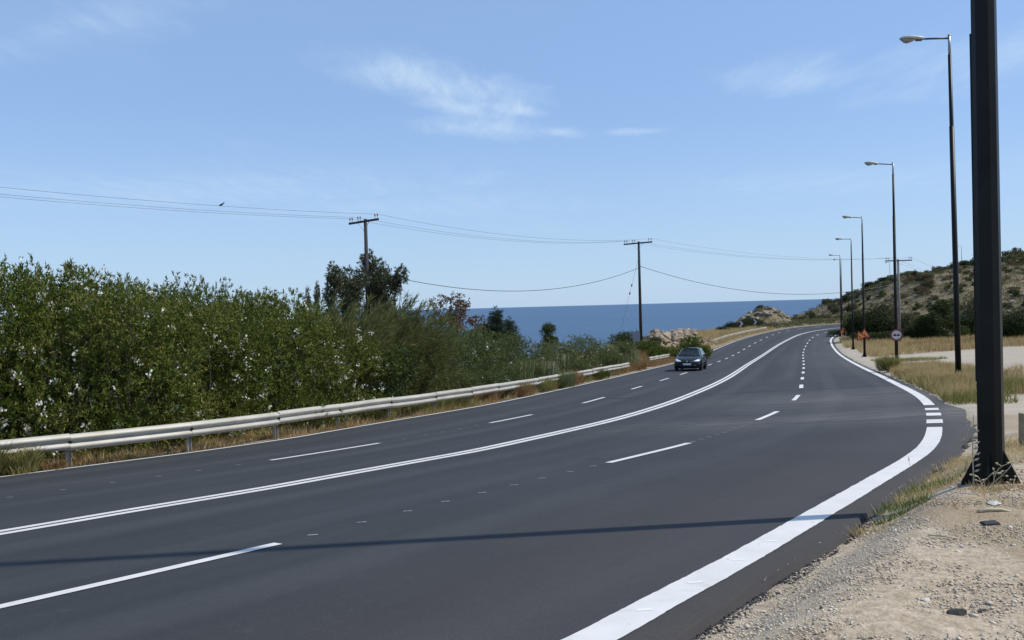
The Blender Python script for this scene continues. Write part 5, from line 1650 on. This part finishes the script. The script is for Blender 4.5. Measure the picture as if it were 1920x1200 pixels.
blades('bank_grass', left_pts(g, 20000, 84, 150, .8, 9.5, .22, 3.0, 75), U_(.35, .9), (.025, .06), 'straw', 'golden grass on the sea bank at the far bend', seed=16)
blades('hill_grass', np.stack([g.uniform(70, 185, 26000), g.uniform(120, 234, 26000)], 1), U_(.15, .5), (.04, .09), 'straw', 'dry grass tufts over the hillside', seed=17, spread=.7)
hp = np.stack([g.uniform(66, 190, 13000), 112 * (236 / 112) ** g.random(13000)], 1)
hp = hp[hp[:, 1] > np.interp(hp[:, 0], [66, 90, 100, 120, 140, 200], [182, 178, 166, 145, 128, 118.0])]
kp = np.stack([g.uniform(44, 92, 2600), g.uniform(140, 186, 2600)], 1); kl = left_of(kp[:, 0], kp[:, 1]); hp = np.concatenate([hp, kp[(kl > 2.0) & (kl < 16)]])
nn_ = 26; a_ = np.repeat(hp, nn_, 0); rr_ = np.repeat(g.uniform(.25, .9, len(hp)), nn_); dd_ = sph(g, len(a_)); dd_[:, 2] = np.abs(dd_[:, 2])
cc_ = np.c_[a_ + dd_[:, :2] * rr_[:, None], np.repeat(gz(hp[:, 0], hp[:, 1]), nn_) + dd_[:, 2] * rr_ * .7]
sel = g.random(len(hp)); selr = np.repeat(sel, nn_)
for k_, (lo_, hi_, m_) in enumerate(((0, .45, 'garrigue'), (.45, .75, 'brown_shrub'), (.75, 1, 'grey_shrub'))):
    q_ = (selr >= lo_) & (selr < hi_)
    tag(link('hill_scrub', array_mesh('hill_scrub', leaves(g, cc_[q_], unit(dd_[q_] + .6 * g.normal(size=(q_.sum(), 3))), g.uniform(.18, .36, q_.sum()), g.uniform(.08, .15, q_.sum())), MAT[m_])), ('olive', 'brown', 'grey-green')[k_] + ' ground-hugging scrub covering the stony hillside', 'scrub', None, 'stuff')


def weed_clump(name, x, y, n, r, h, mat, label, cat='weed'):
    g = np.random.default_rng(int(abs(x * 100 + y * 10))); a = g.uniform(0, 6.28, n); q = r * np.sqrt(g.random(n)); P = np.stack([q * np.cos(a), q * np.sin(a), g.uniform(0, .55, n) * h], 1)
    D = unit(np.stack([P[:, 0] / r * .5 + g.normal(size=n) * .4, P[:, 1] / r * .5 + g.normal(size=n) * .4, np.ones(n)], 1))
    root = empty(name, (x, y, gz1(x, y) - .02))
    link('blades', array_mesh('blades', leaves(g, P, D, g.uniform(.3, .55, n) * h, g.uniform(.010, .022, n), .35), MAT[mat]), root)['kind'] = 'stuff'
    mb = MB()
    for i in range(16): mb.tube([(P[i, 0] * .2, P[i, 1] * .2, 0), (P[i, 0] * .7, P[i, 1] * .7, h * g.uniform(.6, 1.0))], [.006, .003], 4, False)
    mb.build('stalks', MAT['dry_stem'], root); tag(root, label, cat); return root


for (yy, off, n_, r_, h_, m_, lab) in ((15.05, .30, 2200, .30, .62, 'weed', 'yellow-green weed clump hiding the near end of the guard rail'), (14.6, .35, 2200, .38, .75, 'weed', 'yellow-green weed clump at the left picture edge'), (15.45, .22, 900, .22, .28, 'straw_brown', 'brown dead tuft right of the yellow-green clump'),
                                       (33.6, .55, 1200, .5, .7, 'straw_brown', 'brown weed clump under the rail before the reeds'), (36.5, .5, 1200, .5, .75, 'weed', 'olive weed clump in front of the rail before the reeds'), (39.2, .45, 1500, .5, .95, 'reed', 'pale green upright weeds in front of the guard rail'),
                                       (40.8, .45, 1200, .45, .9, 'straw_brown', 'rusty brown clump covering the rail'), (46.5, .5, 1100, .5, .7, 'oleander', 'dark green weed clump spilling over the rail'), (57.5, .8, 1300, .7, .75, 'straw_brown', 'reddish brown clump past the rail end')):
    x, y = beside(yy, off); weed_clump('weed_clump', x, y, n_, r_, h_, m_, lab)
for (px, Y, n_, r_, h_, m_, lab) in ((1664, 40.0, 1800, .45, .95, 'weed', 'dark olive weed bush on the verge left of the round-sign lamp'), (1700, 33.0, 1200, .6, .6, 'straw', 'straw tuft at the foot of the round-sign lamp'), (1790, 27.4, 900, .35, .55, 'straw', 'straw tuft round the foot of the second lamp')):
    p = gx(px, Y); weed_clump('weed_clump', p.x, Y, n_, r_, h_, m_, lab)

# near foreground
blades('green_grass', right_pts(g, 2300, 6.2, 8.0, .0, .45, .46, .30, 81), U_(.03, .12), (.004, .008), 'green_grass', 'green grass tufts between white line and near pole', seed=21, spread=.5)
blades('near_straw', right_pts(g, 4200, 5.9, 9.8, .0, .9, .42, .4, 82), U_(.03, .15), (.003, .007), 'straw', 'dry straw along the asphalt edge near the pole', seed=22, spread=.7)
q = np.stack([g.uniform(3.0, 4.9, 9000), g.uniform(5.25, 6.35, 9000)], 1); q = q[vnoise(q[:, 0], q[:, 1], .4, 83) > 0.02][:3000]
blades('near_straw', q, U_(.03, .13), (.003, .007), 'straw_brown', 'flattened brown straw below the base of the near pole', seed=23, spread=1.4)
q = np.stack([g.uniform(1.2, 4.6, 9000), g.uniform(3.4, 7.5, 9000)], 1); q = q[(vnoise(q[:, 0], q[:, 1], .3, 84) > 0.22) & (q[:, 0] > np.interp(q[:, 1], yR, xR) + .15)][:1500]
blades('near_straw', q, U_(.02, .07), (.003, .006), 'weed', 'tiny dry weeds scattered over the gravel', seed=24, spread=1.0)


def pebbles(name, pts, smin, smax, mat, label, seed):
    g = np.random.default_rng(seed); n = len(pts)
    o8 = np.array([(1, 0, 0), (0, 1, 0), (-1, 0, 0), (0, -1, 0), (0, 0, 1), (0, 0, -1)], float)
    tri_ = np.array([(0, 1, 4), (1, 2, 4), (2, 3, 4), (3, 0, 4), (1, 0, 5), (2, 1, 5), (3, 2, 5), (0, 3, 5)])
    s = smin * (smax / smin) ** (g.random(n) ** 2.2)
    V = o8[None] * (1 + .25 * g.normal(size=(n, 6, 1))) * np.stack([s * g.uniform(.8, 1.4, n), s * g.uniform(.7, 1.1, n), s * g.uniform(.4, .75, n)], 1)[:, None]
    a = g.uniform(0, 6.28, n); c_, s_ = np.cos(a)[:, None], np.sin(a)[:, None]
    X = V[..., 0] * c_ - V[..., 1] * s_; Yq = V[..., 0] * s_ + V[..., 1] * c_
    V = np.stack([X, Yq, V[..., 2]], -1); V[:, :, 0] += pts[:, :1]; V[:, :, 1] += pts[:, 1:]; V[:, :, 2] += (gz(pts[:, 0], pts[:, 1]) + s * .25)[:, None]
    me = bpy.data.meshes.new(name); me.vertices.add(n * 6); me.vertices.foreach_set('co', V.astype(np.float32).reshape(-1))
    f = (tri_[None] + np.arange(n)[:, None, None] * 6).astype(np.int32).reshape(-1)
    me.loops.add(len(f)); me.loops.foreach_set('vertex_index', f); me.polygons.add(n * 8); me.polygons.foreach_set('loop_start', np.arange(0, n * 24, 3, dtype=np.int32)); me.polygons.foreach_set('loop_total', np.full(n * 8, 3, np.int32))
    me.update(calc_edges=True); me.materials.append(MAT[mat]); o = link(name, me); tag(o, label, 'gravel', None, 'stuff'); return o


MAT['pebble'] = leafmat('pebble', ((0.0, (0.24, 0.195, 0.145)), (0.25, (0.46, 0.39, 0.30)), (0.7, (0.62, 0.545, 0.44)), (1.0, (0.82, 0.75, 0.65))), 0.85, 0, .2)
MAT['crumb'] = leafmat('asphalt_crumb', ((0.0, (0.018, 0.019, 0.021)), (1.0, (0.07, 0.07, 0.073))), 0.85, 0, .3)


def gravel_pts(n, x0, x1, y0, y1, keep, sc, seed):
    q = np.stack([g.uniform(x0, x1, n), y0 * (y1 / y0) ** g.random(n)], 1)
    return q[(q[:, 0] > np.interp(q[:, 1], yR, xR) + .03) & (vnoise(q[:, 0], q[:, 1], sc, seed) + .5 > keep)]


pebbles('gravel', gravel_pts(105000, .5, 6.5, 3.0, 9.5, .10, .55, 91), .003, .011, 'pebble', 'loose pale gravel on the shoulder in the foreground', 31)
pebbles('coarse_gravel', gravel_pts(2600, .6, 8.5, 3.0, 13, .35, .8, 92), .008, .019, 'pebble', 'coarser stones scattered on the foreground shoulder', 32)
sp_ = right_pts(g, 1400, 3.4, 18, -.75, -.02, .45, .6, 96); spo = pebbles('spilled_gravel', sp_, .003, .010, 'pebble', 'loose gravel spilled onto the edge of the asphalt', 34); spo.location.z = .085
r_ = right_pts(g, 9000, 3.0, 12.5, -.05, .09, .22, .25, 95); pebbles('asphalt_crumbs', r_, .003, .014, 'crumb', 'crumbled black edge of the asphalt', 33)

# single things lying about
def small_stone(px, py_, Y, s, mat, label, name='stone'):
    p = gx(px, Y); o = link(name, boulder(600 + int(px), mat, 2), None, (p.x, Y, p.z + s * .3)); o.scale = (s, s * .8, s * .6); o.rotation_euler = (0, 0, g.uniform(0, 6)); tag(o, label, 'stone'); return o


def ground_hit(px, py):
    lo = None
    for Y in np.linspace(2.6, 60, 6000):
        p = at(px, py, Y)
        if p.z <= gz1(p.x, Y): return p
    return p


def lay(px, py, me, s, label, cat, name):
    p = ground_hit(px, py); o = link(name, me, None, (p.x, p.y, p.z + s[2] * .35)); o.scale = s; o.rotation_euler = (g.uniform(-.15, .15), g.uniform(-.15, .15), g.uniform(0, 6.28)); tag(o, label, cat); return o


BS = [boulder(650 + i, 'stone_dark', 2) for i in range(2)]; WS = [boulder(660 + i, 'stone_white', 2) for i in range(2)]
lay(1794, 1153, BS[0], (.042, .030, .026), 'black stone lying on the gravel, lower right', 'stone', 'stone')
lay(1625, 997, BS[1], (.022, .016, .012), 'small dark stone on the gravel left of the straw patch', 'stone', 'stone')
lay(1842, 1146, BS[1], (.035, .012, .010), 'thin dark sliver on the gravel right of the black stone', 'stone', 'stone')
lay(1540, 1142, BS[0], (.018, .013, .010), 'small dark pebble near the asphalt edge at the bottom', 'stone', 'stone')
lay(321, 845, WS[0], (.09, .07, .06), 'white stone at the road edge below the guard rail', 'stone', 'stone')
lay(1735, 1128, WS[1], (.028, .02, .016), 'white pebble in the middle of the foreground gravel', 'stone', 'stone')
# crushed white scrap, pale stick and black flake below the near pole
p = ground_hit(1866, 946); r = empty('white_scrap', p + Vector((0, 0, .004)), .3); r.scale = (.8, .8, .55)
MB().add([(-.05, -.03, 0), (.02, -.04, .012), (.06, -.01, .004), (.05, .035, .022), (-.01, .045, .03), (-.06, .02, .008), (0, 0, .035)], [(0, 1, 6), (1, 2, 6), (2, 3, 6), (3, 4, 6), (4, 5, 6), (5, 0, 6)]).build('crumpled_sheet', MAT['plastic_white'], r); tag(r, 'crumpled white scrap in front of the near pole footing', 'litter')
p = ground_hit(1864, 962); o = MB().tube([(-.11, 0, .015), (-.03, .012, .022), (.05, .004, .02), (.10, -.02, .012)], [.010, .013, .012, .007], 7).build('stick', MAT['dry_stem'], None, True, p); tag(o, 'pale bleached stick lying below the white scrap', 'stick')
p = ground_hit(1857, 985); o = MB().box((0, 0, .015), (.12, .05, .012), Matrix.Rotation(.25, 3, 'X'), .8).build('rubber_flake', MAT['plastic'], None, False, p); o.rotation_euler = (0, 0, .2); tag(o, 'flat black flake on the straw below the pale stick', 'litter')
p = ground_hit(1770, 1010); o = MB().tube([(-.07, .05, .01), (0, 0, .014), (.08, -.06, .01)], [.004, .005, .003], 5).build('stick', MAT['dry_stem'], None, True, p); tag(o, 'thin pale twig lying diagonally on the gravel', 'stick')
p = ground_hit(1921, 836); o = MB().box((0, 0, .16), (.13, .10, .40), None, .95).build('wooden_stake', MAT['stake'], None, False, p + Vector((.03, 0, 0))); tag(o, 'stub of a wooden stake cut by the right picture edge', 'stake')


def vine():
    root = empty('dry_weed', NEAR.location + Vector((-.12, -.20, .02)), R(-30))
    g = np.random.default_rng(3); st = MB(); pods = MB()
    for (x0, x1, h, b) in ((-.10, .16, .30, .10), (-.16, .02, .20, .05), (.02, .10, .26, -.06), (.12, .16, .16, 0), (-.06, -.10, .16, .02)):
        pts = [Vector((x0 + (x1 - x0) * t + b * math.sin(t * 3.1) * .6, -.03 - .03 * math.sin(t * 3.1), h * (1 - (1 - t) ** 1.6))) for t in np.linspace(0, 1, 8)]
        st.tube(pts, [.0045, .004, .004, .0035, .003, .003, .0025, .0015], 5, False)
        for t in (3, 4, 6, 7):
            d = Vector((g.normal(), -abs(g.normal()) * .5, g.normal() * .6)).normalized() * .035; st.tube([pts[t], pts[t] + d], .0025, 4, False); pods.tube([pts[t] + d * .8, pts[t] + d * 1.1, pts[t] + d * 1.45], [.003, .009, .002], 6)
    for k in range(9):                                  # pale pods up the left side of the pole
        z = .16 + k * .045; c = Vector((-.118 + .010 * (k % 2) - .004 * k * .3, .12, z)); pods.tube([c, c + Vector((.022, 0, .010)), c + Vector((.04, 0, .022))], [.003, .010, .002], 6)
    st.tube([(-.12, .12, 0), (-.125, .12, .3), (-.115, .12, .62)], [.006, .005, .003], 5, False)
    st.build('stalks', MAT['dry_stem'], root); pods.build('seed_pods', MAT['dry_stem'], root)['kind'] = 'stuff'; tag(root, 'dried climbing weed with pale pods against the base of the near pole', 'weed')


vine()
for (px, py, h) in ((1706, 914, .30), (1696, 912, .16), (1640, 930, .14)):
    p = ground_hit(px, py); r = empty('grass_stalk', p); MB().tube([(0, 0, 0), (.01, 0, h * .6), (.0, .01, h)], [.003, .002, .001], 4, False).build('stalk', MAT['dry_stem'], r); MB().tube([(0, .01, h * .92), (0, .01, h * 1.0), (0, .012, h * 1.1)], [.002, .006, .001], 5).build('seed_head', MAT['straw'], r); tag(r, {1706: 'tallest thin grass stalk standing before the white line', 1696: 'short grass stalk left of the tallest stalk', 1640: 'leftmost thin grass stalk in the green tuft'}[px], 'grass')
